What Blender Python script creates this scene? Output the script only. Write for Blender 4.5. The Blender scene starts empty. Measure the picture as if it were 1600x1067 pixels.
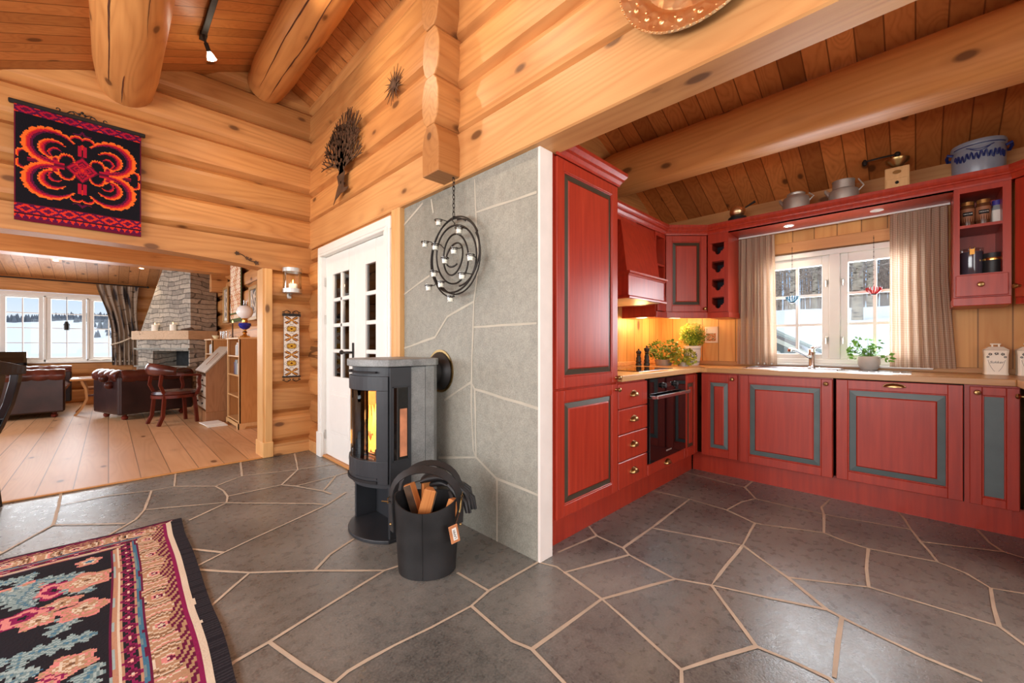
import bpy, bmesh, math, random
from mathutils import Vector, Matrix, noise
PI = math.pi
random.seed(7)
SC = bpy.context.scene
COL = SC.collection

# ------------------------------------------------------------------ camera
cam = bpy.data.objects.new('camera', bpy.data.cameras.new('camera'))
COL.objects.link(cam)
cam.location = (0, 0, 1.1)
cam.rotation_euler = (PI / 2, 0, -PI / 4)
cam.data.sensor_width = 36
cam.data.lens = 630.5 / 1600 * 36
cam.data.shift_y = 5.5 / 1600
cam.data.clip_start = 0.02
cam.data.clip_end = 400
SC.camera = cam
SC.view_settings.view_transform = 'Standard'
SC.view_settings.look = 'None'
SC.view_settings.gamma = 1
SC.view_settings.use_curve_mapping = False
SC.view_settings.exposure = 0.12
try:
    SC.cycles.use_denoising = True
    SC.cycles.max_bounces = 7
    SC.cycles.diffuse_bounces = 4
    SC.cycles.sample_clamp_indirect = 6
    SC.cycles.caustics_reflective = False
    SC.cycles.caustics_refractive = False
except Exception:
    pass

# ------------------------------------------------------------------ sky
W = bpy.data.worlds.new('sky'); SC.world = W; W.use_nodes = True
wt = W.node_tree; wt.nodes.clear()
wtc = wt.nodes.new('ShaderNodeTexCoord'); wsp = wt.nodes.new('ShaderNodeSeparateXYZ')
wr = wt.nodes.new('ShaderNodeValToRGB'); wbg = wt.nodes.new('ShaderNodeBackground'); wo = wt.nodes.new('ShaderNodeOutputWorld')
wt.links.new(wtc.outputs['Generated'], wsp.inputs[0]); wt.links.new(wsp.outputs['Z'], wr.inputs[0])
cr = wr.color_ramp
cr.elements[0].position = 0.0; cr.elements[0].color = (0.86, 0.90, 0.94, 1)
cr.elements[1].position = 0.75; cr.elements[1].color = (0.72, 0.84, 1.0, 1)
e = cr.elements.new(0.035); e.color = (0.78, 0.87, 0.97, 1)
e = cr.elements.new(0.13); e.color = (0.42, 0.66, 0.98, 1)
e = cr.elements.new(0.40); e.color = (0.55, 0.75, 1.0, 1)
wt.links.new(wr.outputs[0], wbg.inputs[0]); wbg.inputs[1].default_value = 1.0
wt.links.new(wbg.outputs[0], wo.inputs[0])

# ------------------------------------------------------------------ daylight through the windows, room lamps and an added kitchen fill
def area(name, loc, target, sx, sy, power, color=(1, 1, 1), spread=PI):
    d = bpy.data.lights.new(name, 'AREA'); d.shape = 'RECTANGLE'; d.size = sx; d.size_y = sy
    d.energy = power; d.color = color; d.spread = spread
    o = bpy.data.objects.new(name, d); COL.objects.link(o); o.location = loc
    o.rotation_euler = (Vector(target) - Vector(loc)).to_track_quat('-Z', 'Y').to_euler()
    return o
def point(name, loc, power, color=(1, .78, .5), r=.03):
    d = bpy.data.lights.new(name, 'POINT'); d.energy = power; d.color = color; d.shadow_soft_size = r
    o = bpy.data.objects.new(name, d); COL.objects.link(o); o.location = loc
    return o
def spot(name, loc, target, power, color=(1, .8, .55), ang=1.9, blend=.8, r=.03):
    d = bpy.data.lights.new(name, 'SPOT'); d.energy = power; d.color = color; d.spot_size = ang; d.spot_blend = blend; d.shadow_soft_size = r
    o = bpy.data.objects.new(name, d); COL.objects.link(o); o.location = loc
    o.rotation_euler = (Vector(target) - Vector(loc)).to_track_quat('-Z', 'Y').to_euler()
    return o
area('daylight_side_windows', (-2.5, 1.6, 1.45), (1.5, 1.6, 1.3), 4.2, 1.3, 150, (.98, .98, .98))
area('daylight_end_windows', (-.4, -2.5, 1.6), (.4, 4.5, 1.6), 3.6, 1.7, 85, (1, .97, .93))
area('daylight_kitchen_window', (4.34, .47, 1.42), (0, .47, 1.0), 1.1, .9, 60, (.9, .95, 1))
area('daylight_living_window', (-.55, 11.5, 1.4), (-.55, 5, .3), 1.7, 1.15, 75, (.93, .97, 1))
sun = bpy.data.lights.new('sun', 'SUN'); sun.energy = 1.0; sun.angle = .03; sun.color = (1, .95, .88)
so = bpy.data.objects.new('sun', sun); COL.objects.link(so); so.rotation_euler = Vector((.55, -.3, -.8)).to_track_quat('-Z', 'Y').to_euler()
area('kitchen_fill', (2.2, -2.4, 1.5), (3.0, 1.2, 1.8), 1.6, 1.4, 42, (1, .95, .88))  # added soft area light to brighten the kitchen, not a known window
area('daylight_living_side', (-3.4, 7.2, 1.6), (1, 7.2, .8), 3.4, 1.6, 120, (.95, .97, 1))

# ------------------------------------------------------------------ mesh helpers
class B:
    def __init__(s): s.bm = bmesh.new()
    def _add(s, vs, fs, mi=0):
        v = [s.bm.verts.new(p) for p in vs]
        out = []
        for f in fs:
            try:
                q = s.bm.faces.new([v[i] for i in f]); q.material_index = mi; out.append(q)
            except ValueError: pass
        return v
    def box(s, x0, x1, y0, y1, z0, z1, bev=0, mi=0):
        if x0 > x1: x0, x1 = x1, x0
        if y0 > y1: y0, y1 = y1, y0
        if z0 > z1: z0, z1 = z1, z0
        v = s._add([(x0,y0,z0),(x1,y0,z0),(x1,y1,z0),(x0,y1,z0),(x0,y0,z1),(x1,y0,z1),(x1,y1,z1),(x0,y1,z1)],
               [(0,3,2,1),(4,5,6,7),(0,1,5,4),(1,2,6,5),(2,3,7,6),(3,0,4,7)], mi)
        if bev > 0:
            es = {e for w in v for e in w.link_edges}
            bmesh.ops.bevel(s.bm, geom=list(es), offset=bev, segments=1, affect='EDGES', profile=.5)
        return s
    def prism(s, pts, axis, a0, a1, mi=0, scale1=None):
        n = len(pts)
        def P(p, a):
            return {'x': (a, p[0], p[1]), 'y': (p[0], a, p[1]), 'z': (p[0], p[1], a)}[axis]
        q = pts if scale1 is None else scale1
        s._add([P(p, a0) for p in pts] + [P(p, a1) for p in q],
               [tuple(range(n))[::-1], tuple(range(n, 2*n))] + [(i, (i+1) % n, n+(i+1) % n, n+i) for i in range(n)], mi)
        return s
    def lathe(s, prof, c=(0, 0, 0), seg=20, axis='z', mi=0, a0=0, a1=2*PI, sx=1, sy=1):
        full = abs(a1 - a0 - 2*PI) < 1e-6
        m = seg if full else seg + 1
        vs = []
        for r, z in prof:
            for i in range(m):
                a = a0 + (a1 - a0) * i / seg
                p = (max(r, 1e-5)*math.cos(a)*sx, max(r, 1e-5)*math.sin(a)*sy, z)
                if axis == 'y': p = (p[0], z, p[1])
                elif axis == '-y': p = (p[0], -z, -p[1])
                elif axis == 'x': p = (z, p[0], p[1])
                vs.append((p[0]+c[0], p[1]+c[1], p[2]+c[2]))
        fs = []
        for j in range(len(prof)-1):
            for i in range(seg):
                k = (i+1) % m
                fs.append((j*m+i, j*m+k, (j+1)*m+k, (j+1)*m+i))
        s._add(vs, fs, mi)
        return s
    def tube(s, pts, r, seg=8, closed=False, cap=True, mi=0):
        pts = [Vector(p) for p in pts]; n = len(pts)
        rs = r if isinstance(r, (list, tuple)) else [r]*n
        vs = []; up = None
        for i, p in enumerate(pts):
            if closed: t = pts[(i+1) % n] - pts[i-1]
            else: t = pts[min(i+1, n-1)] - pts[max(i-1, 0)]
            if t.length < 1e-9: t = Vector((0, 0, 1))
            t.normalize()
            if up is None:
                up = Vector((0, 0, 1)) if abs(t.z) < .9 else Vector((1, 0, 0))
            u = t.cross(up)
            if u.length < 1e-5: u = t.cross(Vector((0, 1, .1)))
            u.normalize(); w = u.cross(t); up = w
            for k in range(seg):
                a = 2*PI*k/seg
                vs.append(p + (u*math.cos(a) + w*math.sin(a))*rs[i])
        fs = []
        for i in range(n if closed else n-1):
            j = (i+1) % n
            for k in range(seg):
                l = (k+1) % seg
                fs.append((i*seg+k, i*seg+l, j*seg+l, j*seg+k))
        if cap and not closed:
            fs.append(tuple(range(seg))[::-1]); fs.append(tuple(range((n-1)*seg, n*seg)))
        s._add(vs, fs, mi)
        return s
    def grid(s, fn, nu, nv, mi=0):
        vs = [fn(i/nu, j/nv) for j in range(nv+1) for i in range(nu+1)]
        fs = [(j*(nu+1)+i, j*(nu+1)+i+1, (j+1)*(nu+1)+i+1, (j+1)*(nu+1)+i) for j in range(nv) for i in range(nu)]
        s._add(vs, fs, mi)
        return s
    def ball(s, c, r, seg=14, sx=1, sy=1, sz=1, mi=0):
        n = max(6, seg//2)
        return s.lathe([(r*math.sin(PI*i/n), -r*math.cos(PI*i/n)*sz) for i in range(n+1)], c, seg, 'z', mi, sx=sx, sy=sy)
    def sweep(s, prof, path, z0, closed=False, mi=0):
        """prof: (out, z) polygon; path: 2D points; 'out' is to the right of the walking direction"""
        n = len(path); P = [Vector(p) for p in path]; rings = []
        for i in range(n):
            d0 = (P[i]-P[i-1]).normalized() if (i > 0 or closed) else (P[1]-P[0]).normalized()
            d1 = (P[(i+1) % n]-P[i]).normalized() if (i < n-1 or closed) else d0
            n0 = Vector((d0.y, -d0.x)); n1 = Vector((d1.y, -d1.x))
            m = (n0+n1); m = m / max(m.length_squared, 1e-6) * 2 if m.length > 1e-6 else n0
            rings.append([(P[i].x+m.x*o, P[i].y+m.y*o, z0+z) for o, z in prof])
        k = len(prof)
        vs = [p for r in rings for p in r]; fs = []
        for i in range(n if closed else n-1):
            j = (i+1) % n
            for a in range(k):
                b = (a+1) % k
                fs.append((i*k+a, i*k+b, j*k+b, j*k+a))
        if not closed:
            fs.append(tuple(range(k))[::-1]); fs.append(tuple(range((n-1)*k, n*k)))
        s._add(vs, fs, mi)
        return s
    def xf(s, mat):
        bmesh.ops.transform(s.bm, matrix=mat, verts=s.bm.verts[:]); return s
    def obj(s, name, mat, parent=None, smooth=False, loc=None, rot=None, sub=0, solid=0, bevel=0, auto=True):
        bmesh.ops.recalc_face_normals(s.bm, faces=s.bm.faces[:])
        me = bpy.data.meshes.new(name); s.bm.to_mesh(me); s.bm.free()
        for m in (mat if isinstance(mat, (list, tuple)) else [mat]): me.materials.append(m)
        o = bpy.data.objects.new(name, me); COL.objects.link(o)
        if parent is not None: o.parent = parent
        if loc is not None: o.location = loc
        if rot is not None: o.rotation_euler = rot if isinstance(rot, (tuple, list)) else (0, 0, rot)
        if solid:
            md = o.modifiers.new('thickness', 'SOLIDIFY'); md.thickness = solid; md.offset = 0
        if bevel:
            md = o.modifiers.new('round', 'BEVEL'); md.width = bevel; md.segments = 2; md.limit_method = 'ANGLE'; md.angle_limit = .6
        if sub:
            md = o.modifiers.new('sub', 'SUBSURF'); md.levels = sub; md.render_levels = sub
        if smooth:
            for p in me.polygons: p.use_smooth = True
            if auto:
                try: me.set_sharp_from_angle(angle=.7)
                except Exception: pass
        return o

def tag(o, label, cat, group=None, kind=None):
    o['label'] = label; o['category'] = cat
    if group: o['group'] = group
    if kind: o['kind'] = kind
    return o
def struct(o, label=None, cat=None):
    o['kind'] = 'structure'
    if label: o['label'] = label; o['category'] = cat
    return o
def thing(name, label, cat, loc=(0, 0, 0), rot=0, group=None):
    o = bpy.data.objects.new(name, None); COL.objects.link(o)
    o.location = loc; o.rotation_euler = (0, 0, rot) if not isinstance(rot, (tuple, list)) else rot
    o.empty_display_size = .05
    return tag(o, label, cat, group)
def dup(o, loc, label, rot=None, group=None):
    def rec(q, par):
        c = q.copy(); COL.objects.link(c)
        if par is not None: c.parent = par
        for ch in list(q.children): rec(ch, c)
        return c
    c = rec(o, None); c.location = loc
    if rot is not None: c.rotation_euler = (0, 0, rot)
    c['label'] = label
    if group: c['group'] = group
    return c

# ------------------------------------------------------------------ materials
def srgb(r, g, b):
    f = lambda c: (c/255/12.92 if c/255 <= .04045 else ((c/255+.055)/1.055)**2.4)
    return (f(r), f(g), f(b), 1)
class NT:
    def __init__(s, name):
        s.m = bpy.data.materials.new(name); s.m.use_nodes = True; s.t = s.m.node_tree
        s.b = s.t.nodes['Principled BSDF']; s.out = s.t.nodes['Material Output']
    def n(s, t, **kw):
        k = s.t.nodes.new('ShaderNode'+t)
        for a, v in kw.items(): setattr(k, a, v)
        return k
    def l(s, a, b): s.t.links.new(a, b)
    def math(s, op, a, b=None, c=None, clamp=False):
        k = s.n('Math', operation=op); k.use_clamp = clamp
        for i, v in enumerate((a, b, c)):
            if v is None: continue
            if isinstance(v, (int, float)): k.inputs[i].default_value = v
            else: s.l(v, k.inputs[i])
        return k.outputs[0]
    def mix(s, f, a, b, mode='MIX'):
        k = s.n('MixRGB', blend_type=mode)
        for i, v in enumerate((f, a, b)):
            if isinstance(v, (int, float)): k.inputs[i].default_value = v
            elif isinstance(v, (tuple, list)): k.inputs[i].default_value = v
            else: s.l(v, k.inputs[i])
        return k.outputs[0]
    def ramp(s, f, stops):
        k = s.n('ValToRGB'); c = k.color_ramp
        c.elements[0].position = stops[0][0]; c.elements[0].color = stops[0][1]
        c.elements[1].position = stops[-1][0]; c.elements[1].color = stops[-1][1]
        for p, v in stops[1:-1]:
            q = c.elements.new(p); q.color = v
        s.l(f, k.inputs[0]); return k.outputs[0]
    def step(s, f, a, b):
        k = s.n('MapRange'); k.inputs[1].default_value = a; k.inputs[2].default_value = b
        s.l(f, k.inputs[0]); return k.outputs[0]
    def bump(s, h, strength=.3, dist=.01):
        k = s.n('Bump'); k.inputs['Strength'].default_value = strength; k.inputs['Distance'].default_value = dist
        s.l(h, k.inputs['Height']); s.l(k.outputs[0], s.b.inputs['Normal'])
def plain(name, col, rough=.5, metal=0, spec=.5, emit=0, var=.06, coat=0):
    m = NT(name); m.b.inputs['Roughness'].default_value = rough; m.b.inputs['Metallic'].default_value = metal
    m.b.inputs['Specular IOR Level'].default_value = spec
    if coat: m.b.inputs['Coat Weight'].default_value = coat
    tc = m.n('TexCoord'); no = m.n('TexNoise'); no.inputs['Scale'].default_value = 9; no.inputs['Detail'].default_value = 4
    m.l(tc.outputs['Object'], no.inputs['Vector'])
    lo = tuple(max(0, c*(1-var*2)) for c in col[:3])+(1,); hi = tuple(min(1, c*(1+var*2)) for c in col[:3])+(1,)
    c = m.ramp(no.outputs[0], [(.3, lo), (.7, hi)])
    m.l(c, m.b.inputs['Base Color'])
    if emit:
        m.l(c, m.b.inputs['Emission Color']); m.b.inputs['Emission Strength'].default_value = emit
    return m.m
def emis(name, col, s):
    m = NT(name); m.b.inputs['Base Color'].default_value = col; m.b.inputs['Emission Color'].default_value = col
    m.b.inputs['Emission Strength'].default_value = s; return m.m
def wood(name, c_lo, c_hi, axis='x', board=None, bw=.12, knots=1.0, rough=.45, cracks=True, grain=1.0, dark=(.10, .035, .012, 1), boardvar=.25, groove=True, spec=.35, spots=False):
    m = NT(name); m.b.inputs['Roughness'].default_value = rough; m.b.inputs['Specular IOR Level'].default_value = spec
    tc = m.n('TexCoord'); geo = m.n('NewGeometry')
    add = m.n('VectorMath', operation='ADD')
    m.l(tc.outputs['Object'], add.inputs[0])
    rnd = geo.outputs['Random Per Island']
    sep = m.n('SeparateXYZ'); m.l(tc.outputs['Object'], sep.inputs[0])
    if board:
        q = m.math('DIVIDE', sep.outputs['XYZ'.index(board.upper())], bw)
        fl = m.math('FLOOR', q); fr = m.math('FRACT', q)
        wn = m.n('TexWhiteNoise', noise_dimensions='1D'); m.l(fl, wn.inputs['W'])
        rnd = wn.outputs['Value']
    mul = m.n('VectorMath', operation='SCALE'); mul.inputs[0].default_value = (31.7, 17.3, 23.1); m.l(rnd, mul.inputs['Scale'])
    m.l(mul.outputs[0], add.inputs[1])
    mp = m.n('Mapping'); m.l(add.outputs[0], mp.inputs[0])
    sc = [5.0*grain]*3; sc['xyz'.index(axis)] = .42*grain
    mp.inputs['Scale'].default_value = sc
    n1 = m.n('TexNoise'); n1.inputs['Scale'].default_value = 1.0; n1.inputs['Detail'].default_value = 1.2; n1.inputs['Distortion'].default_value = .25
    m.l(mp.outputs[0], n1.inputs['Vector'])
    fr2 = m.math('FRACT', m.math('MULTIPLY', n1.outputs[0], 13))
    rings = m.math('POWER', m.math('ABSOLUTE', m.math('SUBTRACT', fr2, .5)), 1.4)
    n2 = m.n('TexNoise'); n2.inputs['Scale'].default_value = 1.0; n2.inputs['Detail'].default_value = 5
    mp2 = m.n('Mapping'); m.l(add.outputs[0], mp2.inputs[0]); sc2 = [60]*3; sc2['xyz'.index(axis)] = 2.5; mp2.inputs['Scale'].default_value = sc2
    m.l(mp2.outputs[0], n2.inputs['Vector'])
    f = m.math('ADD', m.math('MULTIPLY', rings, 1.25), m.math('MULTIPLY', n2.outputs[0], .62))
    col = m.ramp(f, [(.22, c_hi), (.62, tuple(a*.72+b*.28 for a, b in zip(c_hi, c_lo))), (1.0, tuple(a*.35+b*.65 for a, b in zip(c_hi, c_lo)))])
    n3 = m.n('TexNoise'); n3.inputs['Scale'].default_value = 1.1; n3.inputs['Detail'].default_value = 2; m.l(add.outputs[0], n3.inputs['Vector'])
    col = m.mix(m.math('MULTIPLY', m.step(n3.outputs[0], .35, .75), .5), col, c_lo)
    # per board / log tone
    tone = m.ramp(rnd, [(0, (1-boardvar, 1-boardvar*1.1, 1-boardvar*1.25, 1)), (1, (1.0+boardvar*.35, 1.0+boardvar*.3, 1.0+boardvar*.25, 1))])
    col = m.mix(1.0, col, tone, 'MULTIPLY')
    if knots:
        mk = m.n('Mapping'); m.l(add.outputs[0], mk.inputs[0]); sk = [5.6]*3; sk['xyz'.index(axis)] = 2.7; mk.inputs['Scale'].default_value = sk
        vo = m.n('TexVoronoi'); vo.inputs['Scale'].default_value = 1.0; m.l(mk.outputs[0], vo.inputs['Vector'])
        sc3 = m.n('SeparateColor'); m.l(vo.outputs['Color'], sc3.inputs[0])
        on = m.math('GREATER_THAN', sc3.outputs[0], 1-.62*knots)
        kd = m.math('SUBTRACT', 1.0, m.step(vo.outputs['Distance'], .10, .155), clamp=True)
        halo = m.math('SUBTRACT', 1.0, m.step(vo.outputs['Distance'], .10, .30), clamp=True)
        col = m.mix(m.math('MULTIPLY', m.math('MULTIPLY', halo, on), .35), col, tuple(c*.7 for c in c_lo[:3])+(1,))
        col = m.mix(m.math('MULTIPLY', m.math('MULTIPLY', kd, on), .8), col, dark)
    if cracks:
        mc = m.n('Mapping'); m.l(add.outputs[0], mc.inputs[0]); sk = [2.6]*3; sk['xyz'.index(axis)] = .07; mc.inputs['Scale'].default_value = sk
        nc = m.n('TexNoise'); nc.inputs['Scale'].default_value = 1; nc.inputs['Detail'].default_value = 3; m.l(mc.outputs[0], nc.inputs['Vector'])
        ck = m.math('LESS_THAN', m.math('ABSOLUTE', m.math('SUBTRACT', nc.outputs[0], .36)), .0035)
        col = m.mix(m.math('MULTIPLY', ck, .8), col, dark)
    h = n2.outputs[0]
    if board and groove:
        ed = m.math('MINIMUM', fr, m.math('SUBTRACT', 1.0, fr))
        gr = m.math('LESS_THAN', ed, .0035/bw*1.0)
        col = m.mix(m.math('MULTIPLY', gr, .75), col, tuple(c*.25 for c in c_lo[:3])+(1,))
        h = m.math('SUBTRACT', m.math('MULTIPLY', n2.outputs[0], .1), m.math('MULTIPLY', gr, 1.0))
    m.bump(h, .12, .004)
    m.l(col, m.b.inputs['Base Color'])
    return m.m
def vcol(name, rough=.9, spec=.1, bump=0):
    m = NT(name); a = m.n('VertexColor'); a.layer_name = 'Col'; m.b.inputs['Roughness'].default_value = rough
    m.b.inputs['Specular IOR Level'].default_value = spec
    m.l(a.outputs[0], m.b.inputs['Base Color'])
    if bump:
        tc = m.n('TexCoord'); no = m.n('TexNoise'); no.inputs['Scale'].default_value = bump; no.inputs['Detail'].default_value = 3
        m.l(tc.outputs['Object'], no.inputs['Vector']); m.bump(no.outputs[0], .5, .004)
    return m.m
def glassm(name, col=(1, 1, 1, 1), rough=0.0, alpha_mix=.85):
    """thin pane: mostly clear with a mirror-like reflection"""
    m = NT(name); t = m.t; t.nodes.remove(m.b)
    tr = m.n('BsdfTransparent'); tr.inputs[0].default_value = col
    gl = m.n('BsdfGlossy'); gl.inputs['Roughness'].default_value = rough
    fr = m.n('Fresnel'); fr.inputs[0].default_value = 1.45
    mx = m.n('MixShader'); f = m.math('MULTIPLY', fr.outputs[0], alpha_mix)
    m.l(f, mx.inputs[0]); m.l(tr.outputs[0], mx.inputs[1]); m.l(gl.outputs[0], mx.inputs[2]); m.l(mx.outputs[0], m.out.inputs[0])
    return m.m

LOGC = (srgb(164, 100, 50), srgb(216, 156, 95))
M = {}
M['log_x'] = wood('log_wood_x', *LOGC, axis='x', knots=1.25)
M['log_y'] = wood('log_wood_y', *LOGC, axis='y', knots=1.25)
M['log_z'] = wood('pine_upright', srgb(205, 145, 85), srgb(232, 184, 122), axis='z', knots=.25, cracks=False)
M['beam_y'] = wood('beam_wood_y', srgb(170, 104, 52), srgb(214, 152, 90), axis='y', knots=1.2)
M['beam_x'] = wood('beam_wood_x', srgb(170, 104, 52), srgb(214, 152, 90), axis='x', knots=1.2)
M['sawn_y'] = wood('sawn_pine_y', srgb(182, 120, 68), srgb(220, 166, 108), axis='y', knots=1.2, cracks=True)
M['sawn_x'] = wood('sawn_pine_x', srgb(190, 128, 74), srgb(224, 170, 112), axis='x', knots=.5, cracks=False)
CEIL = (srgb(178, 104, 52), srgb(220, 150, 86))
M['ceil_x'] = wood('ceiling_boards_x', *CEIL, axis='x', board='y', bw=.115, knots=1.4, cracks=False, grain=1.3, boardvar=.3)
M['ceil_k'] = wood('kitchen_ceiling_boards', srgb(176, 94, 42), srgb(226, 144, 78), axis='x', board='y', bw=.125, knots=1.4, cracks=False, grain=1.3, boardvar=.35)
M['ceil_y'] = wood('living_ceiling_boards', srgb(176, 112, 66), srgb(214, 158, 106), axis='y', board='x', bw=.14, knots=1.3, cracks=False, grain=1.3)
M['panel_wx'] = wood('wall_boards_window', srgb(196, 128, 62), srgb(228, 172, 100), axis='z', board='y', bw=.15, knots=.9, cracks=False, boardvar=.18)
M['panel_wy'] = wood('wall_boards_side', srgb(196, 128, 62), srgb(228, 172, 100), axis='z', board='x', bw=.15, knots=.9, cracks=False, boardvar=.18)
M['floor_wood'] = wood('plank_floor', srgb(198, 148, 102), srgb(224, 180, 136), axis='y', board='x', bw=.19, knots=.35, cracks=False, rough=.40, boardvar=.16, spec=.5)
M['counter'] = wood('worktop_oak', srgb(176, 126, 76), srgb(206, 160, 106), axis='x', board='y', bw=.05, knots=0, cracks=False, groove=False, rough=.32, grain=2, boardvar=.15, spec=.5)
M['counter_y'] = wood('worktop_oak_y', srgb(176, 126, 76), srgb(206, 160, 106), axis='y', board='x', bw=.05, knots=0, cracks=False, groove=False, rough=.32, grain=2, boardvar=.15, spec=.5)
M['oak'] = wood('oak_furniture', srgb(176, 116, 62), srgb(206, 148, 88), axis='z', knots=.1, cracks=False, grain=1.8)
M['birch'] = wood('birch_furniture', srgb(206, 156, 100), srgb(226, 182, 128), axis='z', knots=0, cracks=False, grain=2)
M['desk'] = wood('desk_wood', srgb(130, 84, 50), srgb(166, 116, 76), axis='z', knots=.1, cracks=False, grain=1.8)
M['desklid'] = wood('desk_lid_wood', srgb(150, 130, 112), srgb(190, 172, 152), axis='y', knots=.1, cracks=False, grain=1.8)
M['mahogany'] = wood('mahogany', srgb(74, 24, 16), srgb(116, 44, 28), axis='z', knots=0, cracks=False, rough=.3)
M['firewood'] = wood('split_log', srgb(168, 92, 44), srgb(214, 144, 84), axis='z', knots=.2, grain=3)
M['bark'] = plain('bark', srgb(92, 72, 56), .9, var=.25)
M['mantel'] = wood('mantel_timber', srgb(176, 140, 104), srgb(214, 182, 146), axis='x', knots=.2, cracks=True)
M['white'] = plain('white_paint', srgb(236, 234, 228), .4, var=.01)
M['plaster'] = plain('white_plaster', srgb(232, 222, 214), .85, var=.02)
M['pane'] = glassm('window_glass', alpha_mix=.35)
M['clear'] = glassm('clear_glass', (.97, .98, .98, 1), alpha_mix=.55)
M['doorglass'] = glassm('door_glass', (.82, .84, .86, 1), alpha_mix=1.0)
M['stoveglass'] = glassm('stove_glass', (.82, .8, .78, 1), alpha_mix=1.0)
M['red'] = None
M['groove'] = plain('groove_green', srgb(66, 58, 44), .4, var=.05)
M['groove2'] = plain('groove_grey_green', srgb(90, 104, 104), .4, var=.05)
M['brass'] = plain('aged_brass', srgb(170, 140, 92), .3, 1, var=.08)
M['gold'] = plain('polished_brass', srgb(214, 168, 90), .22, 1)
M['steel'] = plain('steel', srgb(205, 205, 205), .2, 1, var=.03)
M['alu'] = plain('aluminium', srgb(198, 194, 186), .45, .75, var=.06)
M['brushed'] = plain('brushed_steel', srgb(196, 194, 190), .4, 1, var=.04)
M['chrome'] = plain('chrome', srgb(230, 230, 232), .08, 1, var=.01)
M['black'] = plain('black_iron', srgb(26, 25, 25), .5, var=.1)
M['stove'] = plain('cast_iron_grey', srgb(46, 48, 52), .42, var=.06, spec=.4)
M['blackglass'] = plain('black_glass', srgb(10, 10, 12), .03, var=.02, spec=.6)
M['leather_black'] = None
M['rust'] = plain('rusted_steel', srgb(84, 58, 40), .7, .3, var=.22)
M['iron'] = plain('wrought_iron', srgb(40, 34, 30), .55, .4, var=.12)
M['copper'] = None
M['ceramic'] = plain('cream_ceramic', srgb(244, 236, 218), .2, var=.01)
M['candle'] = plain('candle_wax', srgb(248, 240, 222), .5, var=.02, emit=.12)
M['flame'] = emis('flame', (1, .55, .14, 1), 14)
M['fire'] = emis('fire', (1, .36, .05, 1), 5)
M['bulb'] = emis('lamp_bulb', (1, .9, .7, 1), 30)
M['green'] = plain('leaf_green', srgb(92, 132, 40), .5, var=.3)
M['green2'] = plain('leaf_lime', srgb(150, 160, 44), .5, var=.3)
M['green3'] = plain('leaf_fresh', srgb(104, 158, 56), .5, var=.25)
M['snow'] = plain('snow', srgb(244, 247, 252), .9, var=.01)
M['dark'] = plain('dark_inside', srgb(20, 16, 18), .8)
M['navy'] = plain('bottle_slot_dark', srgb(22, 24, 36), .7)
M['paper'] = plain('paper', srgb(240, 236, 226), .8, var=.02)

def red_paint():
    m = NT('red_paint'); m.b.inputs['Roughness'].default_value = .33; m.b.inputs['Specular IOR Level'].default_value = .55
    tc = m.n('TexCoord'); no = m.n('TexNoise'); no.inputs['Scale'].default_value = 3; no.inputs['Detail'].default_value = 5
    mp = m.n('Mapping'); mp.inputs['Scale'].default_value = (14, 14, .8)
    m.l(tc.outputs['Object'], mp.inputs[0]); m.l(mp.outputs[0], no.inputs['Vector'])
    c = m.ramp(no.outputs[0], [(.3, srgb(152, 42, 26)), (.7, srgb(176, 56, 34))]); m.l(c, m.b.inputs['Base Color'])
    m.bump(no.outputs[0], .05, .002); return m.m
M['red'] = red_paint()
def leather(name, a, b, rough=.3, sc=40):
    m = NT(name); m.b.inputs['Roughness'].default_value = rough
    tc = m.n('TexCoord'); no = m.n('TexNoise'); no.inputs['Scale'].default_value = 5; m.l(tc.outputs['Object'], no.inputs['Vector'])
    vo = m.n('TexVoronoi'); vo.inputs['Scale'].default_value = sc*4; m.l(tc.outputs['Object'], vo.inputs['Vector'])
    m.l(m.ramp(no.outputs[0], [(.3, a), (.7, b)]), m.b.inputs['Base Color']); m.bump(vo.outputs[0], .15, .002); return m.m
M['leather_black'] = leather('black_leather', srgb(14, 14, 15), srgb(44, 43, 44), .5)
M['leather'] = leather('oxblood_leather', srgb(40, 26, 26), srgb(62, 40, 38), .3)
M['leather_red'] = leather('worn_red_leather', srgb(52, 24, 20), srgb(96, 44, 34), .22)
def copper():
    m = NT('hammered_copper'); m.b.inputs['Metallic'].default_value = 1; m.b.inputs['Roughness'].default_value = .36
    tc = m.n('TexCoord'); vo = m.n('TexVoronoi'); vo.inputs['Scale'].default_value = 26; m.l(tc.outputs['Object'], vo.inputs['Vector'])
    no = m.n('TexNoise'); no.inputs['Scale'].default_value = 14; no.inputs['Detail'].default_value = 4; m.l(tc.outputs['Object'], no.inputs['Vector'])
    m.l(m.ramp(no.outputs[0], [(.3, srgb(248, 190, 128)), (.7, srgb(255, 232, 188))]), m.b.inputs['Base Color'])
    m.bump(m.math('ADD', vo.outputs[0], no.outputs[0]), .4, .008); return m.m
M['copper'] = copper()
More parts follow.
